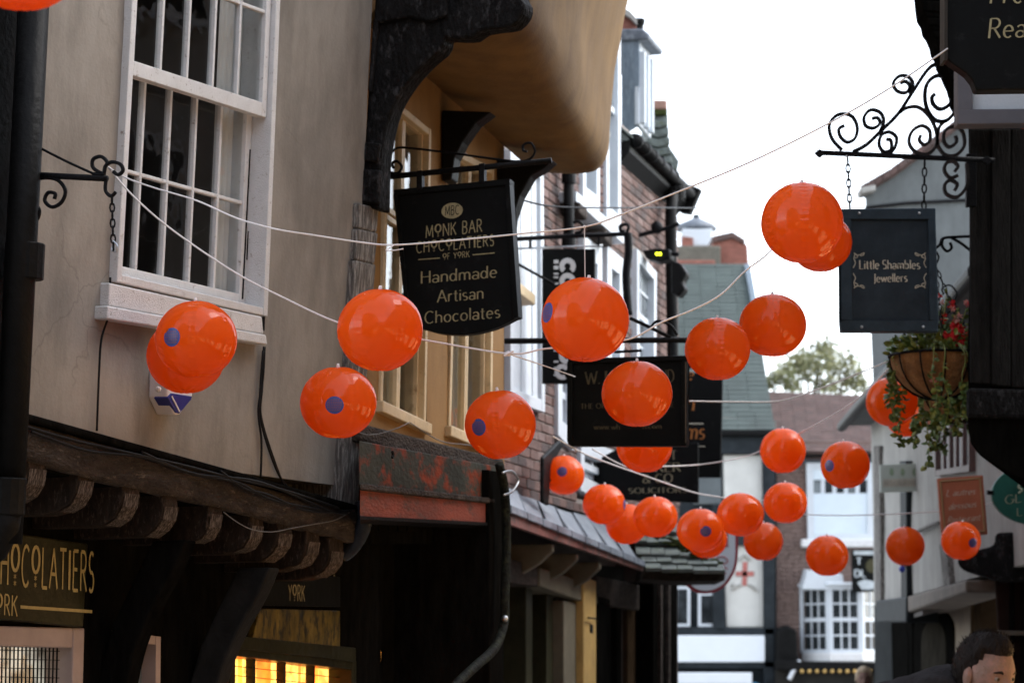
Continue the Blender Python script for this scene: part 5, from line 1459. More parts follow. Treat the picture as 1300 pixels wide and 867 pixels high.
def orange_ball(px, py, r, logo, label, d=None, mesh=0, seam=None):
    d = d or .3 * F / (2 * r); rad = r * d / F; c = at(px, py, d)
    o = bpy.data.objects.new('orange_ball', BALLS[mesh]); COL.objects.link(o)
    o.location = c; s = rad / .15; o.scale = (s * R.uniform(.985, 1.015), s * R.uniform(.985, 1.015), s * R.uniform(.96, 1.03))
    tag(o, label, 'ball', 'orange inflatable balls strung over the street')
    if logo:
        dx, dy = (logo[0] - px) / r, (logo[1] - py) / r
        q = V((dx, -dy, -math.sqrt(max(.02, 1 - dx * dx - dy * dy))))
        wd = V((q.x, -q.y * sp - q.z * cp * 1.0, 0)); 
        # camera axes: right=(1,0,0) up=(0,-sp,cp) forward=(0,cp,sp)
        wd = V((1, 0, 0)) * q.x + V((0, -sp, cp)) * q.y + V((0, cp, sp)) * (q.z)
        X = wd.normalized()
    elif seam is not None:
        X = V((math.cos(seam), math.sin(seam), 0))
    else:
        X = V((R.uniform(-.4, .4), 1, R.uniform(-.1, .1))).normalized()
    Y = V((0, 0, 1)).cross(X).normalized(); Z = X.cross(Y)
    rot = Matrix((X, Y, Z)).transposed()
    o.rotation_euler = (rot @ Matrix.Rotation(-math.radians(30), 3, 'Z')).to_euler()
    for nm, me in (('logo', LOGO), ):
        l = bpy.data.objects.new('logo', me); COL.objects.link(l); l.parent = o
        l2 = bpy.data.objects.new('logo_print', PRINT); COL.objects.link(l2); l2.parent = l
    global nub_o
    if nub_o is None:
        nub_o = nub.build('valve', M['rope'], None, smooth=True, keep=True)
        me = nub_o.data
        for v in me.vertices: v.co += nub_o.location
        bpy.data.objects.remove(nub_o); nub_o = me
    v_ = bpy.data.objects.new('valve', nub_o); COL.objects.link(v_); v_.parent = o
    return o, c, rad
BL_ = [
 (28, -63, 85, None, 'orange ball cut off by the top left corner beside the downpipe', 5.6),
 (249, 431, 52, (224, 428), 'orange ball with blue logo just below the sash window sill', 9.0),
 (236, 452, 50, None, 'orange ball tucked behind another one above the alarm box', 9.5),
 (482.5, 419, 55, None, 'large plain orange ball overlapping the lower left of the chocolate sign', 8.7),
 (429.5, 511, 48.5, (428, 513), 'orange ball with centred logo against the grey plaster corner', 9.7),
 (635, 539, 45, (608, 541), 'orange ball with logo at its left side below the chocolate sign', 10.4),
 (743, 406, 55.5, (694, 397), 'biggest orange ball hanging over the tall banner sign, logo at its left edge', 8.6),
 (808.5, 500, 45, None, 'orange ball in front of the large square black sign', 10.6),
 (911, 443, 42, None, 'orange ball just right of the large square black sign', 11.3),
 (981, 413, 43, None, 'orange ball against the white sky left of the jewellers sign', 11.7),
 (1018.5, 283, 53, None, 'creased orange ball overlapping the top left of the jewellers sign', 8.9),
 (1042, 308, 40, None, 'orange ball peeking out behind the creased one by the jewellers sign', 12.2),
 (818, 566, 35, None, 'orange ball hidden behind the bottom of the large square sign', 14.6),
 (716, 603, 26, (713, 597), 'small orange ball with logo hanging left of the solicitors sign', None),
 (767, 640, 27, (793, 640), 'small orange ball above the lead pent roof with logo at its right edge', None),
 (796, 665, 27, None, 'small orange ball half hidden between two others above the mossy roof', 18.6),
 (832, 656, 28, None, 'small plain orange ball under the solicitors lettering', None),
 (889, 673, 30, (894, 672), 'orange ball with centred logo just over the mossy pent roof', None),
 (897, 684, 26, None, 'orange ball mostly hidden behind the logo ball over the mossy roof', 18.6),
 (940, 653, 29.5, None, 'plain orange ball in front of the black and white house panel', None),
 (969, 687, 25, None, 'small orange ball just above the red cross on the white panel', 19.5),
 (997, 638, 28, None, 'orange ball against the dark post and brown brick wall', None),
 (994, 572, 29, None, 'orange ball against the edge of the red tiled roof', None),
 (1073, 590, 31, (1050, 590), 'orange ball with logo in front of the upper window of the brick house', None),
 (1050, 705, 27, None, 'orange ball above the white bay window', None),
 (1149, 693, 25, None, 'orange ball in front of the white jettied wall', None),
 (1220, 686, 25, (1231, 687), 'orange ball with logo overlapping the bottom of the terracotta sign', 17.6),
 (1132, 510, 33, None, 'orange ball left of the hanging flower baskets', 14.9),
 (1150, 531, 25, None, 'orange ball showing through the trailing basket leaves', 18),
 (1318, 680, 25, None, 'orange ball just entering the picture at the right edge', 19),
 (1303, 132, 33, None, 'orange ball peeping out under the grey framed sign box', 12.6),
]
BPOS = []
for i, (px, py, r, lg, lab, d) in enumerate(BL_):
    o, c, rad = orange_ball(px, py, r, lg, lab, d, 2 if i in (10, 8, 22) else i % 2, seam=(math.radians(57) if i == 10 else math.radians(61) if i in (8, 9, 22) else None))
    BPOS.append((c, rad))

# ================================================================== CORDS
def cord(pts, label, r=.0033, name='cord', m='rope', n=6):
    P = [at(x, y, d) for x, y, d in pts]
    mb = MB().tube(crv(P, n), r, 6)
    # knots where balls are tied on
    return tag(mb.build(name, M[m], None, smooth=True), label, 'cord' if m == 'rope' else 'cable')
cord([(137, 212, 9.0), (160, 226, 8.9), (200, 240, 8.8), (250, 255, 8.7), (300, 277, 8.6), (350, 291, 8.5), (400, 299, 8.5), (460, 308, 8.5), (505, 311, 8.5), (600, 303, 8.5), (660, 297, 8.5), (742, 288, 8.6), (790, 272, 8.7), (850, 248, 8.8), (950, 207, 9), (1050, 158, 9.2), (1130, 112, 9.4), (1203, 62, 9.55)], 'long upper white cord from the left bracket across to the top right board')
cord([(137, 212, 9.0), (170, 250, 8.9), (220, 293, 8.9), (300, 347, 8.85), (360, 378, 8.85), (425, 408, 8.85), (485, 424, 8.85), (540, 432, 8.85), (645, 449, 8.8), (690, 443, 8.8), (745, 437, 8.85), (800, 430, 8.9), (840, 409, 9.0), (880, 393, 9.1), (915, 374, 9.2), (945, 345, 9.4), (975, 322, 9.6), (1010, 285, 11), (1046, 238, 12.5), (1075, 198, 13.4)], 'lower white cord sagging behind the large balls up to the jewellers bracket')
cord([(645, 449, 8.8), (690, 464, 10.5), (730, 478, 12.8)], 'thin cord running back from the knot to the large square sign', .0025)
cord([(702, 554, 13), (740, 575, 14), (773, 588, 15), (825, 606, 16.5), (881, 625, 18), (920, 632, 18.5), (945, 640, 18.4), (1000, 625, 18.2)], 'white cord descending past the solicitors sign to the small balls', .0045)
cord([(752, 570, 15.5), (800, 594, 16), (840, 592, 16.5), (884, 590, 17), (925, 584, 17), (962, 574, 17), (1015, 550, 16.6), (1072, 518, 15.6), (1109, 488, 15), (1137, 457, 14.4)], 'white cord rising from the solicitors sign to the flower basket', .0042)
cord([(840, 508, 14.5), (872, 509, 14.6), (930, 510, 14.8), (990, 509, 15), (1033, 496, 14.8), (1080, 478, 14.6), (1134, 456, 14.3)], 'white cord from behind the square sign to the basket rim', .0048)
cord([(1000, 652, 19), (1080, 654, 19), (1192, 649, 19), (1252, 640, 19), (1320, 626, 19)], 'white cord crossing in front of the terracotta sign', .0045)
cord([(650, 250, 14.5), (700, 262, 15), (780, 264, 16), (855, 264, 18), (960, 266, 24)], 'thin dark overhead cable above the banner sign', .006, 'cable', 'cable')
for i in (6, 3, 8, 9, 5, 4, 7, 10, 13, 14, 19, 23, 24):
    pass
def thread(i, top):
    c, rad = BPOS[i]; a = c + V((0, 0, rad * .94))
    mb = MB().tube([a, top], .0016, 5); mb.ball(a, .006, nu=6, nv=4); mb.ball(top, .006, nu=6, nv=4)
    return mb
th = thread(6, at(742, 288, 8.6)); tag(th.build('thread', M['rope'], None), 'fine thread from the upper cord to the biggest ball', 'thread')
mb = MB(); mb.tube(crv([at(500, 311, 8.5), at(496, 314, 8.48), at(490, 318, 8.47), at(500, 318, 8.47), at(512, 316, 8.48)], 4), .002, 5); tag(mb.build('cord_tail', M['rope'], None), 'loose tied tail on the upper cord left of the chocolate sign', 'cord')
mb = MB(); mb.ball(at(645, 449, 8.8), .010, nu=8, nv=6); mb.tube(crv([at(640, 452, 8.78), at(645, 449, 8.78), at(652, 446, 8.78)], 3), .004, 5); tag(mb.build('knot', M['rope'], None), 'knot in the lower cord below the chocolate sign', 'knot')
# ================================================================== END OF THE STREET
E = FP(45.0)
# --- black and white timber house with slate roof
tb = thing('timber_framed_house', (4.2, 47, 0), 'black and white timber framed house with a tall green grey slate roof', 'house')
mb = MB().slab(E, [(780, 545), (986, 545), (986, 1000), (780, 1000)], -.08, -6); mb.build('wall', M['timber_black'], tb)
ES = FP(45.0)
for p in ([(918, 577), (968, 577), (970, 680), (920, 676)], [(918, 692), (972, 690), (971, 796), (922, 796)], [(880, 575), (916, 577), (916, 640), (880, 640)]):
    MB().slab(E, p, .0, -.1).build('infill_panel', M['panel'] if p[0][0] > 900 else mat('slate_grey_panel', (.10, .115, .12), .8, .15, 3), tb, bevel=.02)
for p in ([(968, 560), (984, 560), (984, 870), (970, 870)], [(904, 640), (920, 640), (921, 800), (905, 800)], [(780, 796), (985, 796), (985, 806), (780, 806)], [(780, 552), (985, 552), (985, 576), (780, 576)],
          [(780, 838), (985, 838), (985, 848), (780, 848)], [(918, 678), (972, 678), (972, 692), (918, 692)]):
    MB().slab(E, p, .12, -.1).build('timber', M['timber_black'], tb, bevel=.02)
MB().slab(E, [(860, 546), (985, 546), (985, 553), (860, 553)], .25, -.1).build('gutter', M['black'], tb, bevel=.02)
MB().slab(E, [(905, 528), (985, 534), (985, 547), (905, 547)], -.02, -.2).build('eaves_wall', mat('grey_eaves_wall', (.22, .22, .20), .9, .3, 4), tb)
for q in ([(856, 744), (876, 744), (876, 795), (856, 795)], [(886, 752), (911, 752), (911, 795), (886, 795)]):
    Q = Quad(E, q); fr = frame(Q, tb, M['white2'], .05, .06, -.05, bevel=.01)
    p_ = MB(); Q.strip(p_, .08, .92, .04, .96, .04, .0); p_.build('pane', M['dark_glass'], fr)
MB().slab(E, [(800, 806), (971, 806), (971, 840), (800, 840)], .2, -.05).build('shop_fascia', M['shop_white'], tb, bevel=.02)
MB().slab(E, [(800, 853), (955, 853), (955, 868), (800, 868)], .35, -.05).build('awning_board', M['shop_white'], tb, bevel=.02)
MB().slab(E, [(800, 868), (960, 866), (985, 875), (985, 1000), (800, 1000)], .3, -.05).build('shop_window', M['blue'], tb, bevel=.02)
# red cross crest on the lower panel
mb = MB()
for p in ([(943, 713), (949, 713), (948, 743), (942, 743)], [(934, 725), (957, 725), (957, 731), (934, 731)]): flat(mb, E, p, .02)
cr = mb.build('crest_cross', mat('faded_red_cross', (.40, .13, .11), .8, .2, 9), tb, keep=True)
mb = MB()
for p in ([(930, 749), (936, 744), (941, 742)], [(950, 742), (956, 745), (961, 750)], [(938, 712), (945, 705), (953, 711)], [(929, 741), (933, 745)]): mb.tube(pts_px(E, p, .02, 3), .03, 4)
mb.build('crest_supporters', mat('faded_grey_print', (.38, .37, .34), .8, .2, 9), tb)
# slate roof with a bluish lead edge, slightly nearer at the eaves; courses are real steps
def roof_courses(parent, m, eave, ridge, y0, y1, rows, mk='roof_slates', seedw=.5, th=.05):
    """eave/ridge: (x0,x1,py) in pixels at depths y0,y1; rows of overlapping slabs"""
    mb = MB(); rd = random.Random(5)
    for i in range(rows):
        q0, q1 = i / rows, min(1, (i + 1.25) / rows)
        def lr(q, side):
            e, r_ = eave, ridge
            a = at(e[side], e[2 + side], y0); b = at(r_[side], r_[2 + side], y1); return a.lerp(b, q)
        L0, L1, R0, R1 = lr(q0, 0), lr(q1, 0), lr(q0, 1), lr(q1, 1)
        n_ = max(2, int((R0 - L0).length / seedw))
        for j in range(n_):
            a, b = j / n_, (j + .985) / n_
            up = V((0, -.3, 1)).normalized() * (th * (.8 + .5 * rd.random()))
            A, B, C, D = L0.lerp(R0, a) + up, L0.lerp(R0, b) + up, L1.lerp(R1, b), L1.lerp(R1, a)
            mb.ext([A, B, C, D], V((0, .05, -th)))
    return tag(mb.build(mk, m, parent, keep=True), kind='stuff')
mb = MB(); mb.ext([at(845, 546, 44.85), at(984, 546, 44.85), at(950, 335, 48.3), at(845, 335, 48.3)], V((0, .4, -.2))); mb.build('roof', M['slate'], tb)
roof_courses(tb, mat('green_slate', (.058, .077, .071), .7, .25, 2, .3, 20), (845, 984, 546, 546), (845, 950, 335, 335), 44.8, 48.2, 40, seedw=.32, th=.012)
mb = MB(); mb.ext([at(945, 335, 48.1), at(952, 335, 48.1), at(961, 384, 47.2), at(954, 384, 47.2)], V((0, .15, -.1))); mb.build('lead_edge', M['cheek'], tb)
mb = MB().slab(FP(48.4), [(845, 312), (915, 312), (915, 338), (845, 338)], 0, -.8); mb.build('parapet', mat('mossy_parapet', (.14, .13, .105), .9, .35, 4, .4, 20), tb, bevel=.03)
MB().slab(FP(48.3), [(845, 330), (908, 330), (908, 338), (845, 338)], .1, -.2).build('ridge_tile', M['chimney'], tb, bevel=.03)
fc = FP(48.6)
MB().slab(fc, [(904, 303), (930, 296), (941, 304), (949, 312), (956, 420), (958, 480), (920, 480), (908, 335)], 0, -1.0).build('chimney', M['chimney'], tb, bevel=.02)
MB().slab(fc, [(904, 300), (930, 294), (946, 304), (946, 310), (930, 302), (905, 308)], .08, -1.05).build('chimney_cap', M['tile'], tb, bevel=.02)
# white cowled vent on the far roof
vt_ = thing('roof_turret', at(884, 300, 52), 'low white roof turret with a lead cap behind the slate roof', 'turret')
ft = FP(52)
MB().slab(ft, [(866, 290), (905, 290), (903, 312), (868, 312)], 0, -.8).build('drum', M['white2'], vt_, bevel=.03)
c = ft.hit(884, 293, -.4); mb = MB()
mb.tube([c, c + V((0, 0, .05)), c + V((0, 0, .14)), c + V((0, 0, .20)), c + V((0, 0, .26))], .4, 20, rfun=lambda q: (.42, .44, .36, .22, .10)[min(4, int(q * 4 + .01))]); mb.build('cap', M['lead'], vt_, smooth=True)
MB().tube([c + V((0, 0, .24)), c + V((0, 0, .34))], .07, 10).build('finial', M['sign_blueblack'], vt_)
MB().slab(ft, [(866, 300), (880, 302), (880, 312), (866, 312)], .1, -.1).build('brick_stub', M['chimney'], vt_)

# --- brown brick house with red tile roof and bay window
bk = thing('far_brick_house', (6.2, 47, 0), 'brown brick house at the street end with a red tiled roof', 'house')
B = FP(45.2)
mb = MB().slab(B, [(981, 560), (1135, 560), (1135, 1000), (981, 1000)], -.02, -6); mb.build('wall', M['far_brick'], bk)
mb = MB()
zz = B.hit(1000, 566).z; xx0 = B.hit(983, 600).x; xx1 = B.hit(1118, 600).x; rd = random.Random(4)
z = 1.2
while z < zz:
    x = xx0 - rd.random() * .2
    while x < xx1:
        mb.box(max(x, xx0), min(x + .22, xx1), 45.2 - rd.uniform(.002, .012), 45.23, z, z + .065); x += .232
    z += .077
tag(mb.build('brickwork', M['far_brick'], bk, keep=True), kind='stuff')
mb = MB(); mb.ext([at(958, 573, 44.9), at(1118, 573, 44.9), at(1096, 502, 48.2), at(955, 496, 48.2)], V((0, .4, -.2))); mb.build('roof', M['tile'], bk)
roof_courses(bk, M['tile'], (962, 1118, 573, 573), (956, 1096, 496, 502), 44.8, 48.2, 26, 'roof_tiles', .22, .012)
MB().slab(B, [(980, 568), (1120, 568), (1120, 580), (980, 580)], .22, -.1).build('gutter', M['black'], bk, bevel=.02)
MB().slab(B, [(985, 574), (1120, 574), (1120, 588), (985, 588)], .06, -.1).build('eaves_board', mat('dark_blue_grey_board', (.06, .07, .085), .7), bk)
Q = Quad(B, [(1023, 588), (1110, 588), (1108, 686), (1025, 686)])
fr = frame(Q, bk, M['white2'], .12, .10, -.05, bevel=.01)
mb = MB(); Q.strip(mb, .05, .95, .04, .22, .08, .0); Q.strip(mb, .06, .94, .39, .97, .07, .0); mb.build('blank_panel', mat('blue_white_panel', (.60, .68, .74), .5, .05, 3), fr, bevel=.01)
xs = [.06, .10, .26, .30, .42, .46, .58, .62, .74, .78, .92]
for i in range(5):
    p_ = MB(); a = .10 + .17 * i; Q.strip(p_, a, a + .11, .22, .38, .03, .0); p_.build('pane', M['pale_glass'] if i % 3 == 0 else M['dark_glass'], fr)
    p_ = MB(); Q.strip(p_, a + .11, a + .17, .21, .39, .07, .0); p_.build('mullion', M['white2'], fr)
mb = MB(); Q.strip(mb, .05, .10, .21, .39, .07, 0); mb.build('mullion', M['white2'], fr)
mb = MB().slab(B, [(1018, 684), (1112, 684), (1112, 694), (1018, 694)], .25, -.05); mb.build('sill', M['white'], fr, bevel=.02)
# canted bay
by = thing('bay_window', B.hit(1068, 838, .3), 'white many paned bay window over the dark shop at the street end', 'window')
P0 = FP(44.6)
facets = []
uL, uM0, uM1, uR = B.hit(1016, 780).x, P0.hit(1052, 780).x, P0.hit(1094, 780).x, B.hit(1126, 780).x
zT, zB = P0.hit(1060, 744).z, P0.hit(1060, 828).z
pts = [V((uL, 45.18, 0)), V((uM0, 44.6, 0)), V((uM1, 44.6, 0)), V((uR, 45.18, 0))]
for i, (cols, rows) in enumerate(((3, 4), (3, 4), (3, 4))):
    a, b = pts[i], pts[i + 1]; pl = Pl((a.x, a.y, zB), b - a)
    Q = Quad.__new__(Quad); Q.pl = pl; L0 = (b - a).length; Q.W = L0; Q.H = zT - zB
    Q.c = [(0, zT - zB), (L0, zT - zB), (L0, 0), (0, 0)]
    if pl.n.y > 0: pl.n = -pl.n
    fr = frame(Q, by, M['white2'], .05, .02, -.05, name='window_frame', bevel=.006)
    sash(Q, fr, M['white2'], M['pale_glass'] if i == 2 else M['dark_glass'], .07, .93, .02, .5, cols, 2, .0, st=.035, bar=.028)
    sash(Q, fr, M['white2'], M['dark_glass'], .07, .93, .5, .98, cols, 2, .0, st=.035, bar=.028)
mb = MB(); mb.ext([p + V((0, -.10, zB - .16)) for p in pts], V((0, 0, .16))); mb.build('base', M['white'], by, bevel=.02)
mb = MB(); mb.ext([V((uL - .02, 45.19, zB - .3)), V((uR + .02, 45.19, zB - .3)), V((uR - .3, 44.75, zB - .18)), V((uL + .3, 44.75, zB - .18))], V((0, 0, .12))); mb.build('corbel', M['panel'], by)
mb = MB(); mb.ext([V((uL - .05, 45.19, zT)), V((uM0 - .03, 44.5, zT)), V((uM1 + .03, 44.5, zT)), V((uR + .05, 45.19, zT))], V((0, 0, .07))); mb.build('cornice', M['white2'], by, bevel=.02)
zr = B.hit(1030, 722).z
mb = MB(); mb.ext([B.hit(1014, 744, .02), B.hit(1020, 722, .02), B.hit(1064, 727, .02), B.hit(1066, 746, .02)], V((0, -.62, -.06))); mb.build('roof', M['white2'], by)
mb = MB(); mb.box(uL + .05, uR - .05, 45.1, 45.18, zB, zT); mb.build('room', M['room'], by)
bs = thing('shop_sign', B.hit(1100, 750, .5), 'small black sign with white marks above the right of the bay window', 'sign')
PS = FP(44.2)
bo = MB().slab(PS, [(1081, 698), (1122, 696), (1122, 750), (1082, 752)], 0, -.06).build('board', M['sign_black'], bs, bevel=.01)
mb = MB(); txt(mb, PS, 'T', (1087, 716), (1094, 716), 8, 'block', .01); txt(mb, PS, 'DL', (1085, 732), (1099, 732), 9, 'block', .01); flat(mb, PS, [(1084, 699), (1120, 699), (1120, 704), (1084, 704)], .01); flat(mb, PS, [(1088, 739), (1098, 735), (1110, 738), (1118, 742), (1106, 748), (1094, 748)], .01)
mb.build('lettering', mat('grey_white_print', (.42, .46, .48), .6), bo, keep=True)
mb = MB(); ringpx(mb, 1108, 718, 9, .1, 0, 360, PS, .009); mb.build('emblem', mat('dark_khaki_print', (.06, .055, .03), .6), bo, keep=True)
mb = MB().slab(B, [(985, 842), (1130, 846), (1130, 1000), (985, 1000)], .6, -.1); mb.build('shopfront', mat('black_shopfront', (.018, .017, .015), .6, .3, 4), bk, bevel=.02)
mb = MB().slab(B, [(985, 838), (1130, 841), (1130, 852), (985, 850)], .75, .1); mb.build('shop_canopy', M['black'], bk, bevel=.02)
for i in range(11):
    MB().ball(B.hit(1018 + i * 9.6, 851.5, .78), .035, nu=8, nv=6).build('bulb', M['ochre_post'], bk)
MB().tube(pts_px(B, [(1002, 862), (1008, 850), (1016, 838)], .7), .05, 8).build('lamp_arm', M['steel'], bk)
MB().slab(B, [(985, 800), (998, 792), (1012, 800), (1014, 842), (985, 842)], .5, .0).build('hopper', M['black'], bk, bevel=.05)
MB().tube([B.hit(980, 572, .15), B.hit(980, 900, .15)], .07, 10).build('pipe', M['black'], bk, smooth=True)

# --- tree behind the red roof
tr = thing('tree', (9.2, 66, 0), 'pale autumn tree showing above the red tiled roof against the sky', 'tree')
T0 = FP(66); base = T0.hit(1030, 853)
top = T0.hit(1038, 452)
MB().tube(crv([V((base.x, 66, 0)), V((base.x + .1, 66, 4)), V((base.x - .05, 66, 7.0)), V((top.x, 66, top.z - .3))], 5), .25, 8, rfun=lambda q: .28 * (1 - q) + .02).build('trunk', M['bark'], tr, smooth=True)
lf = [MB(), MB()]; rd = random.Random(21); lim = MB()
clumps = [(1040, 441, .42), (1020, 452, .5), (1058, 448, .5), (1075, 462, .5), (1084, 478, .45), (1004, 468, .5), (990, 480, .45), (976, 488, .34), (1040, 465, .55), (1060, 470, .5), (1022, 476, .45), (1072, 490, .5), (1000, 494, .4), (1045, 492, .5), (1030, 456, .4), (1092, 490, .3), (970, 492, .2), (1012, 460, .3)]
for x, y, s in clumps:
    c = T0.hit(x, y) + V((0, rd.uniform(-.8, .8), 0))
    a = V((base.x, 66, rd.uniform(5.5, 7.2)))
    lim.tube(crv([a, a.lerp(c, .5) + V((0, 0, -.15)), c], 4), .05, 5, rfun=lambda q: .06 * (1 - q) + .008)
    for _ in range(int(430 * s)):
        d = V((rd.gauss(0, 1), rd.gauss(0, 1), rd.gauss(0, .8)))
        if d.length > 2.1: continue
        p = c + d * s * .42; q = rd.uniform(.05, .10)
        e1 = V((rd.gauss(0, 1), rd.gauss(0, 1), rd.gauss(0, 1))).normalized(); e2 = e1.orthogonal().normalized()
        m = lf[rd.random() < .4]; b = len(m.v)
        m.v += [p + e1 * q, p + e2 * q * .5, p - e1 * q, p - e2 * q * .5]; m.f.append([b, b + 1, b + 2, b + 3])
lim.build('limbs', M['bark'], tr, smooth=True)
cw = lf[0].build('crown', M['tree_leaf'], tr, keep=True); tag(lf[1].build('pale_crown', mat('pale_tree_leaf', (.20, .20, .085), .7, .4, 2), tr, keep=True), kind='stuff'); tag(cw, kind='stuff')  # paler leaves mixed into the crown at random

# --- right side: pale gable, white jettied house
gb = thing('gable_house', (6.0, 33, 0), 'grey rendered gable with a sloping tiled verge behind the jewellers sign', 'house')
GP = FP(31.0)
mb = MB().oslab(GP, [(1098, 236), (1140, 212), (1182, 184), (1225, 152), (1330, 90), (1330, 1100), (1112, 1100), (1108, 480)], 0, 5); mb.build('wall', M['grey_render'], gb)
vp_ = [(1092, 240), (1130, 218), (1182, 180), (1220, 150), (1330, 78)]
for (xa, ya), (xb, yb) in zip(vp_, vp_[1:]):
    n_ = max(2, int((xb - xa) / 9))
    for i in range(n_):
        q0, q1 = i / n_, (i + .97) / n_
        mb = MB().oslab(GP, [(xa + (xb - xa) * q0, ya + (yb - ya) * q0 - 4), (xa + (xb - xa) * q1, ya + (yb - ya) * q1 - 4), (xa + (xb - xa) * q1, ya + (yb - ya) * q1 + 6), (xa + (xb - xa) * q0, ya + (yb - ya) * q0 + 6)], .15 + .01 * (i % 2), 5.3)
        mb.build('verge_tile', M['tile'], gb, bevel=.01)
MB().slab(GP, [(1092, 238), (1112, 234), (1112, 242), (1094, 246)], .17, -.2).build('kneeler', M['cream_plaster'], gb, bevel=.02)
MB().tube([GP.hit(1098, 264, .03), GP.hit(1150, 258, .03), GP.hit(1230, 254, .03)], .02, 5).build('wire', M['cable'], gb)

R2 = Pl((2.78 + .047 * 24, 24, 3.0), (.047, 1, 0))
wh = thing('jettied_house', (4.6, 26, 0), 'dirty white jettied house with black posts and an arched shop front on the right', 'house')
def r2(px, py, k=0): return R2.huv(px, py, k)
u0, u1 = r2(1300, 640)[0], r2(1108, 640)[0]
vT = r2(1120, 560)[1]; vJ = r2(1150, 757)[1]
mb = MB(); sheet(mb, R2, min(u0, u1), max(u0, u1), vJ, vT + .4, [], 0, .2, step=.2, bump=.012, seed=4); mb.build('wall', M['cream_plaster'], wh, keep=True, smooth=True)
mb = MB(); mb.ubox(R2, min(u0, u1) + .01, max(u0, u1) - .01, vJ - .02, vT + .38, -.19, -4); mb.build('end_wall', M['cream_plaster'], wh)
mb = MB(); mb.ubox(R2, min(u0, u1) - .2, max(u0, u1) + .1, vT + .3, vT + .42, .30, -1.5); mb.build('eaves', M['grey_render'], wh, bevel=.03)
mb = MB(); mb.ubox(R2, min(u0, u1) - .2, max(u0, u1) + .2, vT + .24, vT + .34, .38, .28); mb.build('gutter', M['black'], wh, bevel=.03)
for x in (1143,):
    mb = MB().slab(R2, [(x - 1, 585), (x + 7, 585), (x + 8, 780), (x + 1, 780)], .06, -.02); mb.build('post', M['timber_black'], wh, bevel=.01)
mb = MB().slab(R2, [(1192, 690), (1200, 690), (1206, 745), (1198, 745)], .05, -.02); mb.build('post', M['grey_post'], wh, bevel=.01)
mb = MB().slab(R2, [(1109, 566), (1116, 566), (1118, 770), (1111, 770)], .05, -.02); mb.build('post', M['grey_post'], wh, bevel=.01)
mb = MB().slab(R2, [(1112, 762), (1150, 757), (1150, 790), (1112, 790)], .12, -.2); mb.build('beam_end', M['timber_black'], wh, bevel=.02)
MB().tube(pts_px(R2, [(1165, 675), (1180, 668), (1192, 664)], .04), .02, 5).build('crack', M['grey_post'], wh)
mb = MB().slab(R2, [(1118, 763), (1150, 757), (1226, 736), (1226, 752), (1150, 778), (1118, 782)], .10, -.3); mb.build('jetty_beam', mat('drab_brown_beam', (.15, .12, .095), .8, .3, 4, .3, 20), wh, bevel=.02)
Q = Quad(R2, [(1193, 520), (1238, 500), (1238, 598), (1194, 604)])
fr = frame(Q, wh, mat('plum_brown_frame', (.12, .07, .065), .6), .05, .05, -.05)
for i in range(5):
    p_ = MB(); a = .04 + .186 * i; Q.strip(p_, a + .05, a + .15, .03, .97, .02, .0); p_.build('pane', M['white2'] if i % 2 else M['pale_glass'], fr)
    if i: p_ = MB(); Q.strip(p_, a - .03, a + .03, .0, 1, .045, .0); p_.build('mullion', fr.data.materials[0], fr)
# ground floor: brown wall with two dark arches
R3 = Pl(R2.P(0, 0, -.45), R2.u)
mb = MB().slab(R3, [(1118, 765), (1245, 735), (1245, 1100), (1118, 1100)], 0, -2); mb.build('shop_wall', M['brown_shop'], wh)
mb = MB().slab(R3, [(1190, 760), (1232, 745), (1232, 830), (1190, 830)], .03, 0); mb.build('shop_panel', mat('tan_shop_panel', (.17, .11, .055), .7, .25, 4), wh)
for xs in ((1130, 1158), (1160, 1210)):
    w_ = xs[1] - xs[0]
    arch = [(xs[0], 1100), (xs[0], 800)] + [(xs[0] + w_ * (.5 - .5 * math.cos(t)), 800 - 28 * math.sin(t)) for t in [math.pi * i / 10 for i in range(1, 10)]] + [(xs[1], 800), (xs[1], 1100)]
    mb = MB().slab(R3, arch, .05, -.05); ar = mb.build('arch', M['black_matte'], wh, bevel=.01)
    ia = [(xs[0] + w_ * .5 + (x - xs[0] - w_ * .5) * .62, y + 14) for x, y in arch]
    mb = MB().slab(R3, ia, .06, .03); mb.build('arch_door', mat('drab_door', (.03, .027, .022), .8, .3, 4, spec=0) if xs[0] > 1150 else M['black_matte'], ar)
mb = MB(); nh = V((-1, 0.05, 0)); pa, pb = R3.hit(1212, 772), R3.hit(1236, 764)
mb.ext([pa, pb, pb + V((-.5, -.1, -.12)), pa + V((-.5, -.1, -.12))], V((0, 0, .04))); mb.build('awning', mat('grey_awning', (.13, .115, .11), .8), wh)

# --- dark shop at the right edge under everything
dsx = thing('dark_shop', (4.2, 19, 0), 'very dark timber shop front with deep jetty at the lower right', 'shop')
DS = FP(18.4)
mb = MB().oslab(DS, [(1214, 714), (1218, 704), (1240, 698), (1262, 692), (1263, 676), (1420, 668), (1420, 735), (1268, 738), (1248, 731), (1222, 724)], 0, 2); mb.build('jetty', M['old_oak'], dsx, bevel=.03)
mb = MB().oslab(DS, [(1262, 728), (1420, 722), (1420, 1150), (1270, 1150), (1266, 800)], -.2, 2); mb.build('wall', mat('dark_red_brown_wood', (.026, .014, .011), .7, .4, 4), dsx, bevel=.02)
for x in (1282, 1296):
    MB().slab(DS, [(x, 736), (x + 6, 736), (x + 6, 1150), (x, 1150)], -.16, -.2).build('post', M['black_matte'], dsx, bevel=.01)
MB().slab(DS, [(1268, 800), (1420, 800), (1420, 806), (1268, 806)], -.1, -.2).build('rail', mat('dull_rail', (.10, .08, .06), .6), dsx, bevel=.01)
MB().oslab(DS, [(1292, 600), (1420, 596), (1420, 668), (1292, 676)], -.3, 2).build('upper_wall', M['cheek'], dsx)
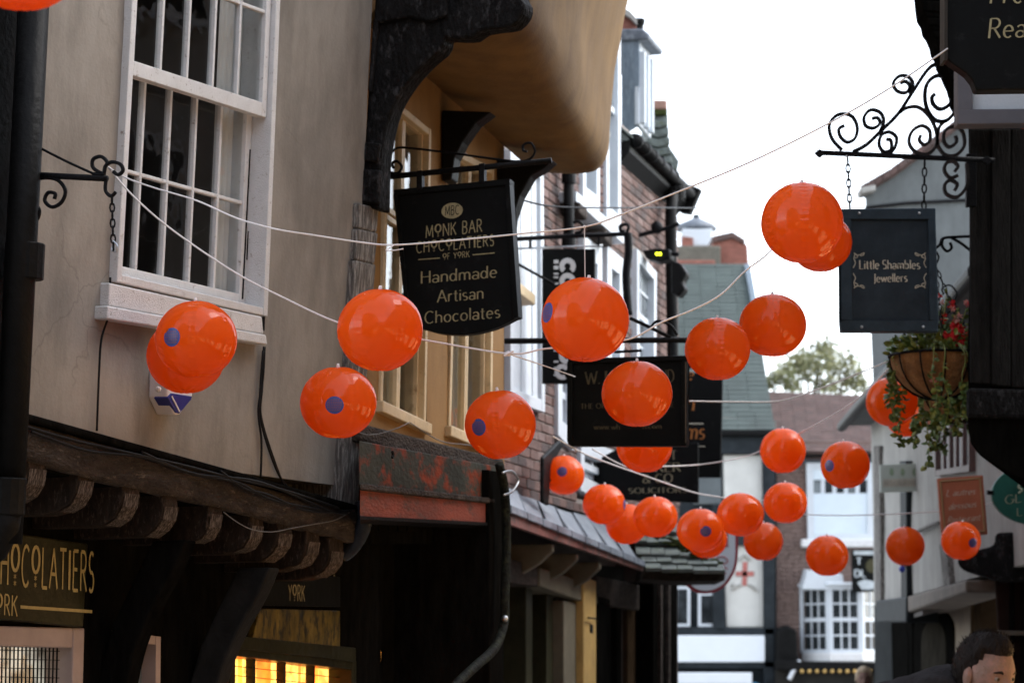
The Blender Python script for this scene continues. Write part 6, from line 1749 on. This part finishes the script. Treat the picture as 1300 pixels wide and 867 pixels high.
def board_sign(label, d, poly, m, name='shop_sign', inner=None):
    pl = FP(d); t = thing(name, pl.hit(*poly[0]), label, 'sign')
    bo = MB().slab(pl, poly, 0, -.05).build('board', m, t, bevel=.006)
    return t, bo, pl
t, bo, pl = board_sign('terracotta sign with cream script and border on the right', 18.7, [(1190, 607), (1248, 603), (1254, 678), (1196, 682)], M['orange_sign'])
mb = MB()
for a, b in (((1194, 611), (1244, 607)), ((1244, 607), (1250, 674)), ((1250, 674), (1200, 678)), ((1200, 678), (1194, 611))): mb.tube([pl.hit(*a, .003), pl.hit(*b, .003)], .007, 4)
mb.build('border', mat('dull_ochre_border', (.33, .20, .09), .7), bo)
mb = MB(); txt(mb, pl, 'L autres', (1201, 630), (1238, 627), 8, 'thin', .006, .25); txt(mb, pl, 'dessous', (1204, 647), (1239, 643), 8, 'thin', .006, .25); txt(mb, pl, 'Restaurant', (1203, 664), (1244, 660), 8, 'thin', .006, .25); mb.build('lettering', M['cream_ink'], bo, keep=True)
t, bo, pl = board_sign('pale mint sign with three faint emblems on the white jettied house', 24.5, [(1117, 590), (1170, 588), (1171, 623), (1118, 625)], M['pale_sign'])
mb = MB()
for i, x in enumerate((1132, 1146, 1161)): mb.ball(pl.hit(x, 599, .0), .022, .006, .04, 10, 6)
mb.build('emblem', mat('faint_emblem', (.30, .40, .27), .7), bo)
mb = MB(); flat(mb, pl, [(1121, 608), (1168, 607), (1168, 617), (1121, 618)], .004); b2 = mb.build('text_band', mat('faint_beige_band', (.55, .52, .44), .7), bo, keep=True)
mb = MB(); txt(mb, pl, 'RESTAURANT', (1123, 616), (1166, 615), 6, 'serif', .007); mb.build('lettering', mat('faint_tan_print', (.40, .36, .28), .7), bo, keep=True)
pl = FP(17.4); gs = thing('shop_sign', pl.hit(1300, 662), 'bottle green oval sign cut off at the right edge', 'sign')
el = [(1322 + 63 * math.cos(t), 627 + 40 * math.sin(t)) for t in [2 * math.pi * i / 40 for i in range(40)]]
bo = MB().slab(pl, el, 0, -.05).build('board', M['green_sign'], gs, bevel=.006)
mb = MB(); txt(mb, pl, 'GL', (1276, 640), (1297, 637), 11, 'human', .003); txt(mb, pl, 'L', (1291, 655), (1298, 654), 10, 'human', .003)
mb.tube(pts_px(pl, [(1297, 612), (1293, 618), (1297, 622), (1293, 626)], .003), .008, 4); mb.build('lettering', mat('grey_gold_print', (.30, .32, .22), .6), bo, keep=True)
MB().slab(pl, [(1254, 622), (1262, 623), (1262, 628), (1254, 627)], .0, -.05).build('lug', M['iron'], gs)
bl = thing('lamp', R2.hit(1146, 720, .15), 'tiny blue lamp on the black post below an orange ball', 'lamp')
MB().ball(R2.hit(1145, 722, .12), .032, nu=10, nv=8).build('shade', mat('bright_blue_plastic', (.015, .035, .35), .4), bl, smooth=True)
MB().tube([R2.hit(1146, 716, .02), R2.hit(1145, 718, .12)], .012, 6).build('arm', M['iron'], bl)

# ================================================================== PEOPLE
def head_mesh(mb_skin, mb_hair, Tm, long_hair=False):
    """head about 0.235 tall; local x = face forward, z up, origin at the chin level centre"""
    nu, nv = 40, 30; b = len(mb_skin.v)
    def surf(th, ph):
        z = math.cos(th); s = math.sin(th); x, y = s * math.cos(ph), s * math.sin(ph)
        px = .098 * x + (-.012 if x < 0 else 0); py = .076 * y; pz = .118 * z
        if z < 0:   # narrow to jaw and chin
            q = -z; py *= 1 - .38 * q ** 1.3; px *= 1 - .10 * q if x > 0 else 1 - .45 * q
            px += .012 * q
        f = max(0, x)
        g = lambda a, wd: math.exp(-(a / wd) ** 2)
        px += .026 * g(y, .16) * g(z + .16, .17) * f        # nose
        px += .012 * g(y, .10) * g(z + .27, .08) * f
        px -= .012 * (g(y - .38, .2) + g(y + .38, .2)) * g(z - .02, .13) * f   # eye sockets
        px += .007 * (g(y - .36, .3) + g(y + .36, .3)) * g(z - .17, .09) * f    # brow
        px += .006 * g(y, .3) * g(z + .55, .10) * f          # lips
        px += .010 * g(y, .3) * g(z + .88, .2) * f           # chin
        return V((px, py, pz + .118))
    for i in range(nv + 1):
        for j in range(nu): mb_skin.v.append(Tm @ surf(math.pi * i / nv, 2 * math.pi * j / nu))
    for i in range(nv):
        for j in range(nu):
            j2 = (j + 1) % nu; mb_skin.f.append([b + i * nu + j, b + (i + 1) * nu + j, b + (i + 1) * nu + j2, b + i * nu + j2])
    for s in (-1, 1):     # ears
        e = MB(); e.ball(V((-.006, .078 * s, .108)), .020, .008, .034, 10, 8); e.ball(V((-.004, .083 * s, .112)), .012, .005, .022, 8, 6)
        b = len(mb_skin.v); mb_skin.v += [Tm @ v for v in e.v]; mb_skin.f += [[i + b for i in f] for f in e.f]
    b = len(mb_hair.v); idx = {}
    for i in range(nv + 1):
        for j in range(nu):
            th, ph = math.pi * i / nv, 2 * math.pi * j / nu
            p = surf(th, ph); c = V((-.005, 0, .125)); d = (p - c); x = math.cos(ph); z = math.cos(th)
            lim = .40 + .18 * math.sin(3 * ph) * .2 if x > .25 else (-.15 if x > -.25 else (-.62 if not long_hair else -.98))
            lim = .64 if x > .45 else (.64 - (.45 - x) / .7 * .92 if x > -.25 else (-.62 if not long_hair else -1))
            if long_hair and x < .6: lim -= .4
            up = (.004 + .013 * max(0, min(1, (z - lim) / .22))) + .008 * noise.noise(V((p.x * 50, p.y * 50, p.z * 50))) + (.006 if z > .4 and x > 0 else 0)
            k = 1 if z > lim else -.25
            idx[(i, j)] = len(mb_hair.v); mb_hair.v.append(Tm @ (p + d.normalized() * (up * k if k > 0 else -.006)))
    for i in range(nv):
        for j in range(nu):
            j2 = (j + 1) % nu; mb_hair.f.append([idx[(i, j)], idx[(i + 1, j)], idx[(i + 1, j2)], idx[(i, j2)]])

def skinned(name, joints, edges, m, parent, sub=2):
    """joints: list of (point, radius) grown into one continuous limb surface"""
    me = bpy.data.meshes.new(name); base = wloc(parent)
    me.from_pydata([V(p) - base for p, r in joints], edges, []); me.update()
    o = bpy.data.objects.new(name, me); COL.objects.link(o); o.parent = parent; WORLD[o.name] = base
    me.materials.append(m)
    o.modifiers.new('skin', 'SKIN')
    if not me.skin_vertices: 
        bpy.context.view_layer.objects.active = o
    for i, (p, r) in enumerate(joints):
        sv = me.skin_vertices[0].data[i]; sv.radius = r if isinstance(r, tuple) else (r, r); sv.use_root = (i == 0)
    s = o.modifiers.new('sub', 'SUBSURF'); s.levels = sub; s.render_levels = sub
    for p in me.polygons: p.use_smooth = True
    o.modifiers['skin'].use_smooth_shade = True
    return o

def person(px, d, eye_py, yaw, hair, label, long_hair=False, hunch=0.0, scale=1.0):
    e = at(px, eye_py, d)                                 # point between the eyes
    root = thing('person', V((e.x, e.y, 0)), label, 'person')
    H = e.z + .118 * scale                                # crown
    fw = V((math.cos(yaw), math.sin(yaw), 0)); lf_ = V((-math.sin(yaw), math.cos(yaw), 0)); Z = V((0, 0, 1))
    hc = V((e.x, e.y, e.z - .12 * scale)) - fw * .04 * scale
    tilt = Matrix.Rotation(.22 * (1 if hunch else .3), 4, lf_)
    rotm_ = Matrix((fw, lf_, Z)).transposed().to_4x4()
    Tm = Matrix.Translation(hc) @ tilt @ rotm_ @ Matrix.Scale(scale, 4)
    sk, hr = MB(), MB(); head_mesh(sk, hr, Tm, long_hair)
    hz = hc.z; P = lambda f, l, z: V((hc.x, hc.y, 0)) + fw * (f - hunch) + lf_ * l + Z * z
    sz = hz - .03 * scale + hunch * .25                       # shoulder height
    hip = sz * .62
    hd = sk.build('head', M['skin'], root, smooth=True, keep=True)
    ho = hr.build('hair', M['blonde'] if long_hair else M['hair'], hd, smooth=True, keep=True)
    bl = MB(); rq = random.Random(3); step_ = 1
    if not long_hair:
        for v in list(hr.v):
            loc = Tm.inverted() @ v
            if loc.z < .06: continue
            for _ in range(2):
                nrm = (loc - V((-.005, 0, .12))).normalized(); dr = (nrm * .6 + V((rq.uniform(-.5, .5), rq.uniform(-.5, .5), rq.uniform(.1, .8)))).normalized()
                o0 = loc + V((rq.uniform(-.006, .006), rq.uniform(-.006, .006), rq.uniform(-.004, .004))) - nrm * .006
                if (o0.x > .06 and o0.z < .19): continue
                sd = dr.cross(V((rq.uniform(-1, 1), rq.uniform(-1, 1), rq.uniform(-1, 1)))).normalized() * .0016
                b = len(bl.v); bl.v += [Tm @ (o0 - sd), Tm @ (o0 + sd), Tm @ (o0 + dr * rq.uniform(.012, .024))]; bl.f.append([b, b + 1, b + 2])
        tag(bl.build('hair_strands', M['hair'], ho, keep=True), kind='stuff')
    ey = MB()
    for s in (-1, 1):
        q = MB().ball(V((.0735, .031 * s, .119)), .0125, .0125, .0100, 12, 8); ey.v and None
        ball_o = MB(); ball_o.v = [Tm @ v for v in q.v]; ball_o.f = q.f; ball_o.build('eye', M['eye'], hd, smooth=True)
        q = MB().ball(V((.0845, .032 * s, .119)), .003, .0052, .0052, 10, 6); ball_o = MB(); ball_o.v = [Tm @ v for v in q.v]; ball_o.f = q.f; ball_o.build('iris', M['iris'], hd, smooth=True)
        q = MB().tube(crv([V((.090, .014 * s, .137)), V((.0885, .030 * s, .142)), V((.076, .048 * s, .138))], 4), .005, 6, rfun=lambda t: .0025 + .003 * math.sin(math.pi * min(1, t + .15))); ball_o = MB(); ball_o.v = [Tm @ v for v in q.v]; ball_o.f = q.f; ball_o.build('eyebrow', M['hair'], hd, smooth=True)
    q = MB().tube(crv([V((.088, -.026, .052)), V((.104, 0, .055)), V((.088, .026, .052))], 4), .006, 6, rfun=lambda t: .002 + .005 * math.sin(math.pi * t)); ball_o = MB(); ball_o.v = [Tm @ v for v in q.v]; ball_o.f = q.f; ball_o.build('lips', M['lip'], hd, smooth=True)
    # body: skin-toned neck, arms and hands are one surface with the clothed trunk over it
    J = [(P(-.03, 0, hip), (.15, .12)), (P(-.04, 0, hip + (sz - hip) * .5), (.155, .12)), (P(-.03 - hunch * .2, 0, sz - .05), (.17, .12)), (P(-.01, 0, sz + .05), (.065, .065)), (P(hunch * .6, 0, hz + .05), (.055, .055))]
    ed = [(0, 1), (1, 2), (2, 3), (3, 4)]
    for s in (-1, 1):
        k = len(J)
        J += [(P(-.03 - hunch * .2, .18 * s, sz - .02), (.07, .07)), (P(-.06, .23 * s, sz - .30), (.052, .052)), (P(.06, .24 * s, sz - .54), (.038, .038)), (P(.09, .24 * s, sz - .62), (.028, .04))]
        ed += [(2, k), (k, k + 1), (k + 1, k + 2), (k + 2, k + 3)]
        k = len(J)
        J += [(P(-.02, .10 * s, hip - .10), (.088, .088)), (P(.02 + .06 * s, .10 * s, hip * .52), (.060, .060)), (P(-.03 + .10 * s, .10 * s, .09), (.042, .042)), (P(.10 + .10 * s, .11 * s, .045), (.042, .032))]
        ed += [(0, k), (k, k + 1), (k + 1, k + 2), (k + 2, k + 3)]
    skinned('body', J, ed, M['trouser'], root)
    JJ = [(P(-.03, 0, hip - .05), (.175, .145)), (P(-.04, 0, hip + (sz - hip) * .5), (.18, .145)), (P(-.03 - hunch * .2, 0, sz - .05), (.20, .15)), (P(-.01, 0, sz + .035), (.09, .09))]
    ee = [(0, 1), (1, 2), (2, 3)]
    for s in (-1, 1):
        k = len(JJ); JJ += [(P(-.03 - hunch * .2, .185 * s, sz - .015), (.088, .088)), (P(-.06, .235 * s, sz - .30), (.068, .068)), (P(.055, .24 * s, sz - .53), (.05, .05))]; ee += [(2, k), (k, k + 1), (k + 1, k + 2)]
    skinned('jacket', JJ, ee, M['jacket'], root)
    if hunch:
        hb_ = MB()
        for cx0, cl, cz, rx, rl, rz in ((-.13, .02, .045, .12, .19, .085), (-.16, -.10, .02, .10, .12, .08), (-.15, .12, .02, .10, .12, .08)):
            q = MB().ball(V((0, 0, 0)), rx, rl, rz, 28, 18)
            b = len(hb_.v)
            for v in q.v:
                e = 1 + .12 * noise.noise(v * 14) + .05 * noise.noise(v * 40)
                hb_.v.append(V((hc.x, hc.y, hz)) + fw * (cx0 + v.x * e) + lf_ * (cl + v.y * e) + Z * (cz + v.z * e))
            hb_.f += [[k + b for k in f] for f in q.f]
        hb_.build('hood', M['jacket'], root, smooth=True)
    for s in (-1, 1):   # hands with separate fingers
        w_ = P(.09, .24 * s, sz - .62); hj = [(w_, (.026, .026)), (w_ + Z * -.05 + fw * .015, (.032, .018))]; he = [(0, 1)]
        for f_ in range(4):
            b0 = w_ + Z * -.09 + fw * (.045 - .022 * f_); L0 = (.065, .075, .07, .055)[f_]; k = len(hj)
            hj += [(b0, (.009, .009)), (b0 + Z * -L0 * .55 - lf_ * .008 * s, (.0085, .0085)), (b0 + Z * -L0 - lf_ * .03 * s, (.007, .007))]; he += [(1, k), (k, k + 1), (k + 1, k + 2)]
        k = len(hj); hj += [(w_ + Z * -.045 + fw * .05, (.010, .010)), (w_ + Z * -.085 + fw * .065 - lf_ * .012 * s, (.008, .008))]; he += [(0, k), (k, k + 1)]
        skinned('hand', hj, he, M['skin'], root, 1)
    return root
person(1257, 7.3, 853, math.radians(-56), 'dark', 'person with short dark hair in a black jacket at the lower right corner', hunch=.17, scale=.9)
person(1097, 27, 861, math.radians(-95), 'blonde', 'person with blonde hair far off below the white bay window', True, scale=1.0)

# ================================================================== NEIGHBOURS BEHIND THE CAMERA (they shade and reflect)
def street_house(name, label, x0, x1, y0, y1, side, h, mwall, glow_m, jet=.35):
    t = thing(name, ((x0 + x1) / 2, (y0 + y1) / 2, 0), label, 'house')
    xf = x1 if side < 0 else x0; s = -side                    # street face
    mb = MB(); mb.box(x0, x1, y0, y1, 0, 2.5); mb.build('ground_floor', M['olive'], t)
    mb = MB(); a, b = (x0, x1 + jet) if side < 0 else (x0 - jet, x1)
    mb.box(a, b, y0 + .002, y1 - .002, 2.502, h); mb.build('upper_wall', mwall, t, bevel=.02)
    xj = b if side < 0 else a
    mb = MB(); mb.ext([V((a - .2, y0, h)), V((b + .2, y0, h)), V(((a + b) / 2, y0, h + 1.6))], V((0, y1 - y0, 0))); mb.build('roof', M['tile'], t)
    n = int((y1 - y0) / 1.7)
    for i in range(n):
        ya = y0 + .35 + i * (y1 - y0 - .2) / n
        mb = MB(); mb.box(min(xf, xf + s * .03), max(xf, xf + s * .03), ya, ya + 1.15, .75, 2.15); mb.build('shop_window', glow_m, t)
        for z0 in ((3.1, 4.5), (5.1, 6.3)):
            if z0[1] > h: continue
            mb = MB(); mb.box(min(xj, xj + s * .03), max(xj, xj + s * .03), ya + .1, ya + 1.0, *z0); f_ = mb.build('window', M['white2'], t)
            mb = MB(); mb.box(min(xj + s * .031, xj + s * .035), max(xj + s * .031, xj + s * .035), ya + .18, ya + .92, z0[0] + .08, z0[1] - .08); mb.build('pane', M['dark_glass'], f_)
    return t
street_house('shop_house', 'plastered shop house on the left behind the viewer with lit windows', -6.5, -2.2, -13, 3.6, -1, 6.6, M['plaster'], M['warm_window'])
street_house('shop_house', 'dark timber shop house on the right behind the viewer with lit windows', 2.75, 7.0, -13, 3.4, 1, 6.8, M['cream_plaster'], M['warm_window'])
street_house('shop_house', 'dark shop house on the right just outside the view with lit windows', 2.9, 7.0, 3.5, 12.9, 1, 7.6, M['cream_plaster'], M['warm_window'], .2)
street_house('shop_house', 'tall house closing the street behind the viewer', -6, 7.0, -22, -15, 1, 7.5, M['cream_plaster'], M['warm_window'], .3)
